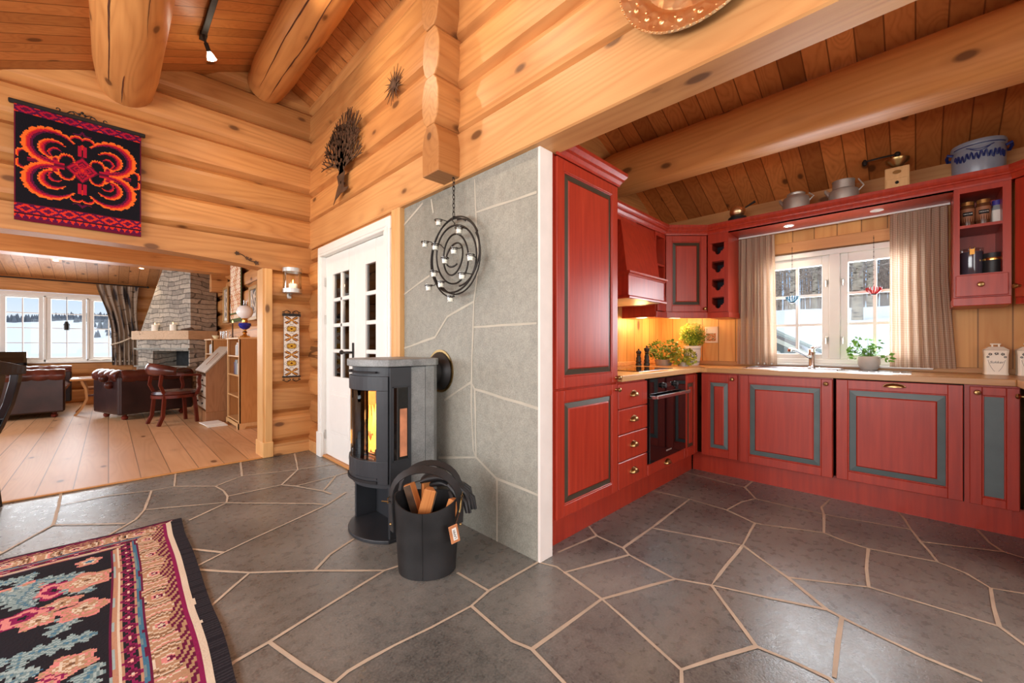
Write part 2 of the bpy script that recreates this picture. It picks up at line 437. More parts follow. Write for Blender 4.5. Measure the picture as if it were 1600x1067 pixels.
def slate(name, a, b, rough, sc=3.0, bump=.35, speck=True, spec=.5):
    m = NT(name); m.b.inputs['Specular IOR Level'].default_value = spec
    tc = m.n('TexCoord'); n1 = m.n('TexNoise'); n1.inputs['Scale'].default_value = sc*.35; n1.inputs['Detail'].default_value = 3
    n2 = m.n('TexNoise'); n2.inputs['Scale'].default_value = 120; n2.inputs['Detail'].default_value = 3
    n3 = m.n('TexNoise'); n3.inputs['Scale'].default_value = 22; n3.inputs['Detail'].default_value = 5
    for n in (n1, n2, n3): m.l(tc.outputs['Object'], n.inputs['Vector'])
    f = m.math('ADD', m.math('MULTIPLY', n1.outputs[0], .55), m.math('ADD', m.math('MULTIPLY', n2.outputs[0], .3), m.math('MULTIPLY', n3.outputs[0], .2)))
    col = m.ramp(f, [(.38, a), (.68, b)])
    m.l(col, m.b.inputs['Base Color']); 
    r = m.math('ADD', m.math('MULTIPLY', n3.outputs[0], .2), rough-.1); m.l(r, m.b.inputs['Roughness'])
    m.bump(m.math('ADD', m.math('MULTIPLY', n3.outputs[0], .35), m.math('MULTIPLY', n2.outputs[0], 1.2)), bump, .003); return m.m
M['slate'] = slate('floor_slate', srgb(68, 68, 66), srgb(138, 136, 130), .29, 4.0, .18, spec=.7)
M['grout'] = plain('pale_grout', srgb(184, 168, 148), .7, var=.06)
M['stone'] = slate('wall_stone', srgb(122, 122, 112), srgb(176, 174, 162), .5, 2.2, .4, spec=.4)
M['stonegrout'] = plain('stone_joint', srgb(184, 178, 162), .85, var=.04)
M['soapstone'] = slate('soapstone', srgb(106, 108, 108), srgb(160, 162, 160), .42, 8, .2)
def masonry():
    m = NT('stacked_slate'); tc = m.n('TexCoord'); no = m.n('TexNoise'); no.inputs['Scale'].default_value = 2.6; m.l(tc.outputs['Object'], no.inputs['Vector'])
    sep = m.n('SeparateXYZ'); m.l(tc.outputs['Object'], sep.inputs[0])
    u = m.math('SUBTRACT', sep.outputs[0], sep.outputs[1])
    cmb = m.n('CombineXYZ')
    m.l(m.math('ADD', u, m.math('MULTIPLY', no.outputs[0], .30)), cmb.inputs[0])
    m.l(m.math('ADD', sep.outputs[2], m.math('MULTIPLY', no.outputs[0], .16)), cmb.inputs[1])
    br = m.n('TexBrick'); br.inputs['Scale'].default_value = 1; br.inputs['Brick Width'].default_value = .34; br.inputs['Row Height'].default_value = .085
    br.inputs['Mortar Size'].default_value = .007; br.inputs['Mortar Smooth'].default_value = .2; br.offset = .37; br.squash = .6; br.squash_frequency = 3
    br.inputs['Color1'].default_value = srgb(146, 138, 126); br.inputs['Color2'].default_value = srgb(206, 194, 176); br.inputs['Mortar'].default_value = srgb(58, 54, 50)
    m.l(cmb.outputs[0], br.inputs['Vector'])
    n2 = m.n('TexNoise'); n2.inputs['Scale'].default_value = 18; n2.inputs['Detail'].default_value = 5; m.l(tc.outputs['Object'], n2.inputs['Vector'])
    c = m.mix(.3, br.outputs['Color'], m.ramp(n2.outputs[0], [(.3, srgb(110, 106, 100)), (.7, srgb(206, 196, 180))]))
    m.l(c, m.b.inputs['Base Color']); m.b.inputs['Roughness'].default_value = .8
    m.bump(m.math('SUBTRACT', n2.outputs[0], m.math('MULTIPLY', br.outputs['Fac'], 1.6)), .8, .02); return m.m
M['masonry'] = masonry()
def gingham():
    m = NT('gingham_cloth'); tc = m.n('TexCoord'); sep = m.n('SeparateXYZ'); m.l(tc.outputs['UV'], sep.inputs[0])
    a = m.math('GREATER_THAN', m.math('FRACT', m.math('DIVIDE', sep.outputs[0], .013)), .5)
    b = m.math('GREATER_THAN', m.math('FRACT', m.math('DIVIDE', sep.outputs[1], .013)), .5)
    f = m.math('MULTIPLY', m.math('ADD', a, b), .5)
    c = m.mix(f, srgb(206, 184, 160), srgb(172, 138, 118))
    t = m.t; t.nodes.remove(m.b)
    d = m.n('BsdfDiffuse'); tl = m.n('BsdfTranslucent'); mx = m.n('MixShader'); mx.inputs[0].default_value = .35
    m.l(c, d.inputs[0]); m.l(c, tl.inputs[0]); m.l(d.outputs[0], mx.inputs[1]); m.l(tl.outputs[0], mx.inputs[2]); m.l(mx.outputs[0], m.out.inputs[0])
    return m.m
M['gingham'] = gingham()
def birchcloth():
    m = NT('birch_print_cloth'); tc = m.n('TexCoord')
    mp = m.n('Mapping'); mp.inputs['Scale'].default_value = (7, 1.1, 1); m.l(tc.outputs['UV'], mp.inputs[0])
    n1 = m.n('TexNoise'); n1.inputs['Scale'].default_value = 1.6; n1.inputs['Detail'].default_value = 2; m.l(mp.outputs[0], n1.inputs['Vector'])
    mp2 = m.n('Mapping'); mp2.inputs['Scale'].default_value = (6, 20, 1); m.l(tc.outputs['UV'], mp2.inputs[0])
    n2 = m.n('TexNoise'); n2.inputs['Scale'].default_value = 1.2; n2.inputs['Detail'].default_value = 4; m.l(mp2.outputs[0], n2.inputs['Vector'])
    c = m.ramp(n1.outputs[0], [(.38, srgb(58, 54, 58)), (.46, srgb(150, 132, 116)), (.6, srgb(178, 160, 142))])
    c = m.mix(m.math('MULTIPLY', m.step(n2.outputs[0], .6, .66), .8), c, srgb(44, 40, 44))
    m.l(c, m.b.inputs['Base Color']); m.b.inputs['Roughness'].default_value = .9; return m.m
M['birchcloth'] = birchcloth()

# ================================================================== THE ROOM
def log_bm(b, axis, c, half, z0, z1, a0, a1, flat=.62, rec=.035, seed=0):
    """one hewn log lying along x or y: flat faces with bevels to the joints"""
    h = z1 - z0; k = (1 - flat) / 2 * h
    r = random.Random(seed); j = r.uniform(-.006, .006)
    ho, hi = half + j, half - rec
    pts = [(-hi, z0), (-ho+.006, z0+k*.55), (-ho, z0+k), (-ho, z1-k), (-ho+.006, z1-k*.55), (-hi, z1), (hi, z1), (ho-.006, z1-k*.55), (ho, z1-k), (ho, z0+k), (ho-.006, z0+k*.55), (hi, z0)]
    b.prism([(c+p, z) for p, z in pts], axis, a0, a1)
def log_wall(name, axis, c, half, z0, z1, spans, course=.285, mat=None, **kw):
    b = B(); z = z0; i = 0
    while z < z1 - .01:
        zt = min(z+course, z1) if z1-z < course*1.4 else z+course
        for s in spans:
            if s[2] is None or (z+.02 >= s[2] and zt-.02 <= s[3]): log_bm(b, axis, c, half, z, zt, s[0], s[1], seed=i*7+int(abs(c)*100), **kw)
        z = zt; i += 1
    return struct(b.obj(name, mat or M['log_'+axis]))

# floors ------------------------------------------------------------
b = B(); b.box(-2.7, 4.4, -2.7, 4.5, -.08, 0)
fl = struct(b.obj('floor', M['slate']))
GR = [[(2.06,1.4),(1.99,1.3),(1.97,1.12),(1.93,1.06),(1.88,0.8),(1.95,0.66)],[(1.99,1.3),(1.69,1.34)],[(1.93,1.06),(1.56,1.2),(1.57,1.26),(1.55,1.32),(1.54,1.35)],[(1.56,1.2),(1.51,0.96),(1.88,0.8)],[(1.51,0.96),(1.37,0.56),(1.3,0.53)],[(1.51,0.96),(1.08,0.98)],[(1.97,1.12),(2.31,1.12),(2.93,1.14),(2.9,1.4)],[(2.31,1.12),(2.46,0.67),(2.82,0.7),(2.91,0.89),(2.93,1.14)],[(2.91,0.89),(3.14,0.86),(3.27,0.81),(3.47,0.93),(3.52,1.41)],[(3.47,0.93),(3.68,0.93)],[(3.27,0.81),(3.27,0.73),(3.28,0.42),(3.38,0.02)],[(3.28,0.42),(3.41,0.45),(3.64,0.43)],[(3.28,0.42),(2.96,0.38),(2.84,0.64),(2.82,0.7)],[(2.96,0.38),(2.91,0.27),(2.9,0.18),(2.97,-0.08)],[(3.67,0.08),(3.55,0.05),(3.38,0.02),(3.21,-0.02),(2.97,-0.08),(2.92,-0.17),(2.82,-0.24),(2.86,-0.34),(2.89,-0.43)],[(3.21,-0.02),(3.36,-0.33),(3.34,-0.4),(3.33,-0.49)],[(3.65,-0.26),(3.46,-0.29),(3.36,-0.33)],[(2.82,-0.24),(2.62,-0.23),(2.46,-0.23),(2.38,-0.28),(2.29,-0.34)],[(2.9,0.18),(2.63,0.17),(2.44,0.15)],[(2.46,0.67),(2.34,0.52),(2.27,0.43),(2.11,0.26),(2.09,0.21),(2.06,0.11),(2.03,-0.02),(2.02,-0.15)],[(2.27,0.43),(2.44,0.15),(2.45,-0.09),(2.46,-0.23)],[(2.46,0.67),(1.95,0.66),(2.03,0.45),(2.11,0.26)],[(1.95,0.66),(1.67,0.41),(1.68,0.3),(1.68,0.2),(1.64,0.17)],[(1.67,0.41),(1.52,0.49),(1.37,0.56)],[(2.09,0.21),(1.89,0.2),(1.7,0.19)],[(1.54,1.35),(1.2,1.35),(1.08,1.32),(0.89,1.33),(0.74,1.35),(0.64,1.35),(0.57,1.35),(0.5,1.33)],[(1.2,1.35),(1.19,1.56)],[(1.08,1.32),(1.06,1.06),(1.08,0.98),(1.05,0.81),(1.04,0.78)],[(1.07,1.8),(1.01,1.82),(0.95,1.83),(0.64,1.75),(0.42,1.69),(0.31,1.67),(0.28,1.65)],[(0.42,1.69),(0.47,1.49),(0.51,1.34)],[(0.95,1.83),(0.71,2.07),(0.48,2.27),(0.31,2.48)],[(0.71,2.07),(0.82,2.17),(0.98,2.25)],[(0.48,2.27),(0.31,2.1)],[(0.3,2.52),(0.43,2.59),(0.75,2.73),(1.06,2.86),(1.25,3.0)],[(0.43,2.59),(0.32,2.75)],[(0.41,4.52),(0.36,4.07),(0.23,4.07),(0.17,3.63),(0.12,3.47),(-0.01,3.28)],[(0.36,4.07),(0.59,3.85),(0.61,3.69),(0.61,3.53),(0.58,3.39),(0.36,3.22)],[(0.59,3.85),(0.79,3.99),(1.18,3.85),(1.49,3.79),(1.71,3.8)],[(0.79,3.99),(0.88,4.5)],[(1.18,3.85),(1.33,4.44)],[(1.18,3.85),(0.96,3.52),(0.61,3.53)],[(0.96,3.52),(1.03,3.41),(1.14,3.15),(1.16,3.05)],[(1.03,3.41),(1.35,3.44),(1.59,3.49)],[(1.14,3.15),(1.35,3.44)],[(0.58,3.39),(1.0,2.95),(1.06,2.86)],[(0.17,3.63),(0.58,3.4)],[(0.23,4.07),(0.0,4.16),(-0.23,4.14)],[(-0.25,4.48),(-0.24,4.12),(-0.24,3.72),(-0.4,3.41),(-0.5,3.26)],[(-0.24,3.72),(0.07,3.44)],[(-0.4,3.41),(-0.53,3.74)]]
def strips(b, lines, w, put, h0, h1, seed=3):
    """mortar joints: thin raised bands following each polyline, width varies a little"""
    rr = random.Random(seed)
    for li, L in enumerate(lines):
        P = [Vector(p) for p in L]; h1 += .00004
        Q = []
        for i in range(len(P)-1):
            n = max(1, int((P[i+1]-P[i]).length/.12))
            for k in range(n): Q.append(P[i].lerp(P[i+1], k/n))
        Q.append(P[-1]); m = len(Q)
        lt, rt = [], []
        for i in range(m):
            t = (Q[min(i+1, m-1)]-Q[max(i-1, 0)]).normalized(); nn = Vector((-t.y, t.x)); ww = w*rr.uniform(.36, .62)
            jit = nn*rr.uniform(-1, 1)*w*.16 if 0 < i < m-1 else nn*0
            lt.append(Q[i]+nn*ww+jit); rt.append(Q[i]-nn*ww+jit)
        lt[0] -= (Q[1]-Q[0]).normalized()*w*.3; rt[0] -= (Q[1]-Q[0]).normalized()*w*.3
        lt[-1] += (Q[-1]-Q[-2]).normalized()*w*.3; rt[-1] += (Q[-1]-Q[-2]).normalized()*w*.3
        for i in range(m-1):
            b._add([put(lt[i], h1), put(rt[i], h1), put(rt[i+1], h1), put(lt[i+1], h1)], [(0, 1, 2, 3)])
b = B(); strips(b, GR, .0145, lambda p, h: (p.x, p.y, h), 0, .0012)
struct(b.obj('floor_joints', M['grout'], parent=fl))
b = B(); b.box(-3.6, 1.75, 4.5, 11.6, -.08, .004)
struct(b.obj('floor', M['floor_wood']))
b = B(); b.box(1.56, 4.4, 2.1, 4.75, -.08, .006)
struct(b.obj('floor', M['floor_wood']))
b = B(); b.box(-2.6, 1.1, 4.47, 4.5, 0, .012, .004)
struct(b.obj('trim_4', M['oak']), 'narrow oak strip between the slate floor and the living room planks', 'threshold')

# gable wall with the wide opening to the living room -----------------
b = B(); z = 2.125; i = 0
hp = []
for k in range(25):
    x = -1.6 + 2.74*k/24; hp.append((x, 1.917-.038*(x+.25)**2))
b.prism(hp + [(1.58, 1.85), (1.58, 2.11), (-2.6, 2.11), (-2.6, 1.85)], 'y', 4.50, 4.70)
while z < 3.8:
    log_bm(b, 'x', 4.6, .1, z, z+.285, -2.6, 1.62, seed=i+3, flat=.46, rec=.066); z += .285; i += 1
for k, (z0, z1) in enumerate(((.0, .13), (.13, .415), (.415, .70), (.70, .985), (.985, 1.27), (1.27, 1.555), (1.555, 1.85))):
    log_bm(b, 'x', 4.6, .1, z0, z1, 1.12, 1.6, seed=k+31, flat=.5, rec=.055)
    log_bm(b, 'x', 4.6, .1, z0, z1, -2.6, -1.62, seed=k+41, flat=.5)
struct(b.obj('wall_left', M['log_x']))
b = B()
b.box(1.078, 1.142, 4.475, 4.73, 0, 1.85, .004); b.box(1.062, 1.08, 4.5, 4.7, 0, 1.85)
b.box(1.055, 1.150, 4.465, 4.735, 0, .15, .006)
b.box(-1.66, -1.6, 4.475, 4.73, 0, 1.85, .004)
struct(b.obj('trim_1', M['log_z']))
b = B(); b.box(1.15, 1.5, 4.478, 4.50, 0, .09, .003); b.box(1.15, 1.5, 4.482, 4.50, .09, .115, .003); b.box(1.478, 1.5, 4.23, 4.478, 0, .115, .003)
struct(b.obj('baseboard_left', M['sawn_x']))

# wall with the double door, stone and beam ----------------------------
b = B()
for k, (z0, z1) in enumerate(((.0, .27), (.27, .555), (.555, .84), (.84, 1.125), (1.125, 1.41), (1.41, 1.695), (1.695, 1.98), (1.98, 2.11))):
    log_bm(b, 'y', 1.6, .1, z0, z1, 4.2, 4.75, seed=k+50, rec=.055, flat=.5)
z = 2.385; i = 0
while z < 3.56:
    log_bm(b, 'y', 1.588, .088, z, z+.285, -2.6, 4.75, seed=i+60, rec=.052, flat=.56); z += .285; i += 1
struct(b.obj('wall_middle', M['log_y']))
b = B(); b.box(1.50, 1.675, -2.6, 4.62, 2.105, 2.385, .008)
tag(struct(b.obj('log_beam', M['sawn_y'])), 'squared pale beam over the kitchen opening, running on above the white double door', 'beam')
b = B(); b.box(1.54, 1.635, 1.352, 2.66, 0, 2.105); b.box(1.635, 1.75, 1.96, 2.66, 0, 2.105)
stw = struct(b.obj('wall_stone', M['stone']))
SG = [[(2.689,1.974),(2.417,2.081)],[(2.309,2.08),(2.286,1.988)],[(1.852,2.081),(1.84,1.885),(1.817,1.567),(1.86,1.359),(1.879,1.027),(1.882,0.712),(1.864,0.474),(1.84,0.433)],[(1.84,1.885),(1.365,1.877)],[(1.86,1.359),(2.127,1.283),(2.264,1.151),(2.686,1.072)],[(2.686,1.465),(2.332,1.569)],[(1.87,1.207),(1.365,1.211)],[(1.885,0.877),(2.155,0.744)],[(1.885,0.877),(1.852,0.838),(1.84,0.435),(1.662,0.353),(1.356,0.34)],[(1.852,0.838),(1.356,0.778)],[(1.84,0.435),(2.22,0.358)],[(1.657,0.351),(1.657,-0.001)]]
b = B(); strips(b, SG, .013, lambda p, h: (1.54-h, p.x, p.y), 0, .0015, 5)
struct(b.obj('wall_joints', M['stonegrout'], parent=stw))
b = B(); b.box(1.538, 1.638, 1.338, 1.354, 0, 2.105, .002)
struct(b.obj('wall_end', M['plaster']))
b = B()
b.prism([(2.662, 1.545), (2.662, 1.505), (2.68, 1.492), (2.70, 1.500), (2.715, 1.490), (2.735, 1.500), (2.765, 1.492), (2.765, 1.545)], 'z', 0, 2.105)
b.xf(Matrix(((0, 1, 0, 0), (1, 0, 0, 0), (0, 0, 1, 0), (0, 0, 0, 1))))
struct(b.obj('trim_2', M['log_z']))

# kitchen side log wall with its protruding ends -----------------------
b = B(); z = 2.112; i = 0
while z < 3.6:
    h = .288
    pts = [(1.990, z), (1.962, z+h*.12), (1.945, z+h*.34), (1.945, z+h*.66), (1.962, z+h*.88), (1.990, z+h), (2.071, z+h), (2.099, z+h*.88), (2.116, z+h*.66), (2.116, z+h*.34), (2.099, z+h*.12), (2.071, z)]
    if i == 0: pts = [(1.948, z), (1.945, z+h*.6), (1.962, z+h*.86), (1.990, z+h), (2.071, z+h), (2.099, z+h*.86), (2.116, z+h*.6), (2.113, z)]
    b.prism(pts, 'x', 1.347+random.uniform(-.006, .006), 4.3); z += h; i += 1
k = 0
for q in range(8): log_bm(b, 'x', 2.03, .085, q*.264, (q+1)*.264, 1.76, 4.3, seed=q+80)
struct(b.obj('wall_kitchen', M['log_x'], bevel=.006))
b = B(); b.box(2.2, 4.2, 1.922, 1.945, .86, 2.11)
struct(b.obj('wall_panelling', M['panel_wy']))
# window wall of the kitchen
b = B()
b.box(4.18, 4.30, 1.002, 2.1, 0, 2.5); b.box(4.18, 4.30, -1.1, -.052, 0, 2.5); b.box(4.18, 4.30, -.052, 1.002, 0, .942); b.box(4.18, 4.30, -.052, 1.002, 1.888, 2.5)
struct(b.obj('wall_right', M['panel_wx']))
b = B(); b.box(4.155, 4.18, -1.1, 1.92, 2.25, 2.40, .004)
struct(b.obj('trim_3', M['sawn_y']))
b = B(); b.box(4.162, 4.18, -.10, 1.05, 1.888, 1.985, .004); b.box(4.165, 4.18, -1.0, 1.92, .907, .945, .003); b.box(2.27, 4.17, 1.905, 1.922, .907, .945, .003)
struct(b.obj('trim_5', M['sawn_y']))
b = B(); b.box(2.6, 4.3, -1.16, -1.06, 0, 3.1)
struct(b.obj('wall_far_kitchen', M['panel_wy']))

# roof ------------------------------------------------------------------
def slab(name, mat, x0, z0, x1, z1, y0, y1, t=.06):
    b = B(); b.prism([(x0, z0), (x1, z1), (x1, z1+t), (x0, z0+t)], 'y', y0, y1); return struct(b.obj(name, mat))
slab('ceiling', M['ceil_x'], -2.75, 1.985, 1.13, 3.79, -2.7, 4.62)
slab('ceiling', M['ceil_x'], 1.13, 3.79, 1.60, 3.55, -2.7, 4.62)
slab('ceiling', M['ceil_k'], 1.60, 3.55, 4.42, 2.25, -2.7, 2.05)
slab('ceiling', M['ceil_x'], 1.60, 2.7, 4.42, 2.3, 2.1, 4.75)
fissm = plain('split_wood_dark', srgb(84, 44, 22), .9, var=.2)
def round_log(name, x, z, r, y0, y1, mat, label, flat=None, fiss=()):
    b = B(); n = 26; pts = []
    for k in range(n):
        a = 2*PI*k/n; px, pz = r*math.cos(a), r*math.sin(a)
        if flat is not None: pz = max(pz, -flat)
        pts.append((px, pz))
    m = 22; vs = []; fs = []
    for j in range(m+1):
        y = y0 + (y1-y0)*j/m
        for p in pts:
            d = 1 + .03*noise.noise(Vector((p[0]*4+x, p[1]*4, y*.9)))
            if j == m: d *= .9
            vs.append((x+p[0]*d, y - (.03 if j == m-0 and False else 0), z+p[1]*d))
    for j in range(m):
        for k in range(n): fs.append((j*n+k, j*n+(k+1) % n, (j+1)*n+(k+1) % n, (j+1)*n+k))
    fs.append(tuple(range(n))); fs.append(tuple(range(m*n, m*n+n)))
    b._add(vs, fs)
    o = b.obj(name, mat, smooth=True); tag(struct(o), label, 'beam')
    for (th, ya, yb, w_, sd) in fiss:            # drying splits along the grain
        b = B(); n2 = 26; L = []
        for k in range(n2+1):
            t = k/n2; y = ya+(yb-ya)*t; a = math.radians(th)+.10*noise.noise(Vector((y*1.3, sd, 0)))+.03*noise.noise(Vector((y*7, sd, 1))); ww = w_*math.sin(PI*t)**.5*(.7+.5*noise.noise(Vector((y*5, sd, 2))))/r
            rr_ = r*(1+.03*noise.noise(Vector((math.cos(a)*r*4+x, math.sin(a)*r*4, y*.9))))+.0015
            L.append([(x+rr_*math.cos(a+q), y, z+rr_*math.sin(a+q)) for q in (-ww, ww)])
        for k in range(n2): b._add([L[k][0], L[k][1], L[k+1][1], L[k+1][0]], [(0, 1, 2, 3)])
        b.obj('drying_split', fissm, o)
    return o
round_log('log_beam', .10, 3.19, .185, -2.6, 4.5, M['beam_y'], 'round log purlin under the sloping ceiling above the red and black tapestry', fiss=((-122, 2.2, 4.2, .006, 1), (-96, 3.95, 4.42, .005, 2), (-70, 1.6, 3.4, .003, 3)))
round_log('log_beam', 1.09, 3.635, .175, -2.6, 4.5, M['beam_y'], 'round ridge log beside the log wall with the metal tree', fiss=((-128, 1.5, 4.35, .006, 4), (-92, 2.4, 4.4, .006, 5)))
round_log('log_beam', 3.15, 2.575, .185, -1.1, 1.95, M['beam_y'], 'heavy round log spanning the kitchen ceiling over the red cabinets', flat=.165)

# shell behind the camera, with its window openings ----------------------
b = B()
b.box(-2.75, -2.6, -2.7, 4.6, 0, .78); b.box(-2.75, -2.6, -2.7, 4.6, 2.0, 2.15)
for y in (-2.7, -.55, 3.75): b.box(-2.75, -2.6, y, y+.7 if y < 3 else 4.6, .78, 2.0)
struct(b.obj('wall_eave', M['log_y']))
b = B()
b.box(-2.7, 4.4, -2.75, -2.6, 0, .6); b.box(-2.7, 4.4, -2.75, -2.6, 2.5, 3.8)
for x in (-2.7, 1.4, 3.9): b.box(x, x+.45, -2.75, -2.6, .6, 2.5)
struct(b.obj('wall_end_gable', M['log_x']))
b = B(); b.box(4.2, 4.35, -2.7, -1.1, 0, 2.5)
struct(b.obj('wall_side', M['log_y']))

# double door ------------------------------------------------------------
d = bpy.data.objects.new('door_1', None); COL.objects.link(d); struct(d, 'white panelled double door with small glass panes beside the stove', 'door')
b = B()
for y0, y1 in ((2.765, 2.865), (4.13, 4.225)):
    b.box(1.478, 1.60, y0, y1, 0, 1.966, .003); b.box(1.468, 1.50, y0+.03, y1-.03, 0, 1.989, .004)
    b.box(1.466, 1.50, y0-.008 if y0 > 3 else y0, y1+.008 if y0 > 3 else y1, 0, .24, .004)
b.box(1.478, 1.60, 2.765, 4.225, 1.967, 2.067, .006); b.box(1.468, 1.50, 2.80, 4.19, 1.99, 2.045, .006); b.box(1.468, 1.49, 2.84, 4.15, 1.967, 1.985, .004)
b.obj('door_frame', M['white'], d)
b = B(); b.box(1.53, 1.62, 2.70, 4.45, 2.066, 2.106); struct(b.obj('trim_6', M['sawn_y']))
b = B(); b.box(1.49, 1.66, 2.865, 4.13, 0, .022, .004)
b.obj('sill', M['oak'], d)
def leaf(y0, y1, g0, g1, cols, name):
    b = B(); X0, X1 = 1.522, 1.562
    zt, zb, ztop, zbot = 1.775, .80, 1.962, .026
    b.box(X0, X1, y0, g0, zbot, ztop, .003); b.box(X0, X1, g1, y1, zbot, ztop, .003)
    b.box(X0, X1, g0, g1, zt, ztop); b.box(X0, X1, g0, g1, zbot, zb)
    for i in range(1, 4):
        z = zb+(zt-zb)*i/4; b.box(X0+.006, X1-.006, g0, g1, z-.017, z+.017, .004)
    for i in range(1, cols):
        y = g0+(g1-g0)*i/cols; b.box(X0+.006, X1-.006, y-.017, y+.017, zb, zt, .004)
    # raised lower panel
    p0, p1 = y0+.11, y1-.11
    b.box(X0-.006, X0, p0, p1, .25, .66, .005); b.box(X0-.010, X0, p0+.03, p1-.03, .28, .63, .005)
    o = b.obj(name, M['white'], d)
    b = B(); b.box(1.540, 1.544, g0, g1, zb, zt); b.obj('pane', M['doorglass'], o)
    b = B()
    for z in (.22, 1.35, 1.72):
        b.lathe([(.007, -.045), (.007, .045)], (X0-.004, y1-.002 if y0 > 3.2 else y0+.002, z), 8)
    b.obj('hinge', M['alu'], o)
    return o
lf = leaf(3.448, 4.128, 3.585, 3.955, 2, 'door_leaf')
leaf(2.868, 3.444, 3.075, 3.262, 1, 'door_leaf')
b = B(); b.box(1.512, 1.522, 3.475, 3.505, .92, 1.12, .004); b.tube([(1.52, 3.49, 1.035), (1.475, 3.49, 1.035), (1.472, 3.50, 1.035), (1.472, 3.61, 1.033)], .0095, 8)
b.ball((1.472, 3.625, 1.035), .02, 12)
b.obj('handle', M['iron'], lf)

# hall seen through the door panes
log_wall('wall_hall', 'y', 4.25, .08, 0, 2.6, [(2.1, 2.6, None, 0), (3.6, 4.75, None, 0), (2.6, 3.6, 0, .9), (2.6, 3.6, 1.9, 2.7)])
log_wall('wall_hall_end', 'x', 4.72, .06, 0, 2.7, [(1.7, 4.3, None, 0)])
area('hall_window_light', (4.2, 3.1, 1.4), (1.7, 3.1, 1.0), .9, .9, 30, (.95, .97, 1))
point('hall_fill', (2.6, 3.2, 2.2), 110, (1, .75, .5), .06)  # added point light, brightens the hall behind the panes

# ================================================================== HALL / DINING SIDE THINGS
def arc(c, r, a0, a1, n, z=0, plane='xy'):
    out = []
    for i in range(n+1):
        a = a0+(a1-a0)*i/n; u, v = c[0]+r*math.cos(a), c[1]+r*math.sin(a)
        out.append((u, v, z) if plane == 'xy' else ((z, u, v) if plane == 'yz' else (u, z, v)))
    return out

def to_mesh_text(f, par, loc, rot, name, mat=None):
    o = bpy.data.objects.new(name, f); COL.objects.link(o); dg = bpy.context.evaluated_depsgraph_get(); dg.update()
    me = bpy.data.meshes.new_from_object(o.evaluated_get(dg)); COL.objects.unlink(o); bpy.data.objects.remove(o)
    m = bpy.data.objects.new(name, me); COL.objects.link(m); m.parent = par; m.location = loc; m.rotation_euler = rot
    return m

# wood stove ------------------------------------------------------------
st = thing('wood_stove', 'grey iron wood stove with soapstone sides and a fire burning behind curved glass', 'stove', (1.2, 2.28, 0))
CX, CY, RR, HA = .092, 0.0, .292, .85      # front arc, local frame (front towards -x)
def fpt(a, dr=0): return (CX-(RR+dr)*math.cos(a), CY+(RR+dr)*math.sin(a))
def outline(dr=0, back=.25, n=18):
    pts = [fpt(-HA+2*HA*i/n, dr) for i in range(n+1)]          # near side (-y) to far side (+y)
    yb = .215+dr
    return pts + [(.03, yb+.008), (back-.05, yb), (back, yb-.05), (back, -yb+.05), (back-.05, -yb), (.03, -yb-.008)]
def shell(b, a0, a1, z0, z1, r0, r1, n=16, bulge=0):
    P = [fpt(a0+(a1-a0)*i/n, r1) for i in range(n+1)]; Q = [fpt(a0+(a1-a0)*i/n, r0) for i in range(n+1)]
    b.prism(P+Q[::-1], 'z', z0, z1)
b = B(); b.prism(outline(.012), 'z', 0, .02); b.obj('base_plate', M['stove'], st, bevel=.004)
b = B()
b.box(-.10, .035, -.225, -.205, .02, .975, .002); b.box(-.10, .035, .205, .225, .02, .975, .002)
b.box(.035, .05, -.215, .215, .02, .975)
b.prism(outline(-.012), 'z', .30, .43); b.prism(outline(-.012), 'z', .885, .975)
bod = b.obj('body', M['stove'], st)
# near side glass set into the dark side panel: an emissive strip paints in the firelit brick
b = B(); b.box(-.078, .012, -.2275, -.224, .455, .86, .0); gl = b.obj('side_window', M['blackglass'], st)
b = B()
for a in ((-.085, -.078), (.012, .019)): b.box(a[0], a[1], -.230, -.222, .448, .867, .001)
b.box(-.085, .019, -.230, -.222, .860, .867, .001); b.box(-.085, .019, -.230, -.222, .448, .455, .001)
b.obj('side_window_frame', M['stove'], st)
b = B(); b.box(-.04, .005, -.2285, -.2276, .47, .74); b.obj('side_glow', plain('brick_glow', srgb(176, 112, 78), .6, var=.2, emit=.25), gl)
# curved door
b = B()
shell(b, -HA+.02, HA-.02, .845, .925, -.012, .006); shell(b, -HA+.02, HA-.02, .325, .452, -.012, .006)
shell(b, -HA+.02, -.60, .452, .845, -.012, .006, 6); shell(b, .76, HA-.02, .452, .845, -.012, .006, 6)
dr = b.obj('stove_door', M['stove'], st, bevel=.002)
b = B(); shell(b, -.60, .76, .452, .845, -.006, -.002, 14); b.obj('glass', M['stoveglass'], dr)
b = B(); shell(b, -.6, .66, .942, .952, -.004, .010); b.obj('air_slot', M['dark'], dr)
b = B(); shell(b, -.62, .5, .330, .345, -.002, .014); b.obj('air_slot', M['dark'], dr)
b = B(); shell(b, -.62, -.1, .352, .362, 0, .010, 8); b.obj('handle', M['stove'], dr)
f = bpy.data.curves.new('maker_lettering', 'FONT'); f.body = 'Contura'; f.size = .020; f.shear = .3; f.extrude = .0004; f.align_x = 'CENTER'; f.align_y = 'CENTER'; f.materials.append(M['dark'])
to_mesh_text(f, dr, (fpt(.42, .0075)[0], fpt(.42, .0075)[1], .432), (PI/2, 0, -PI/2-.42), 'lettering')
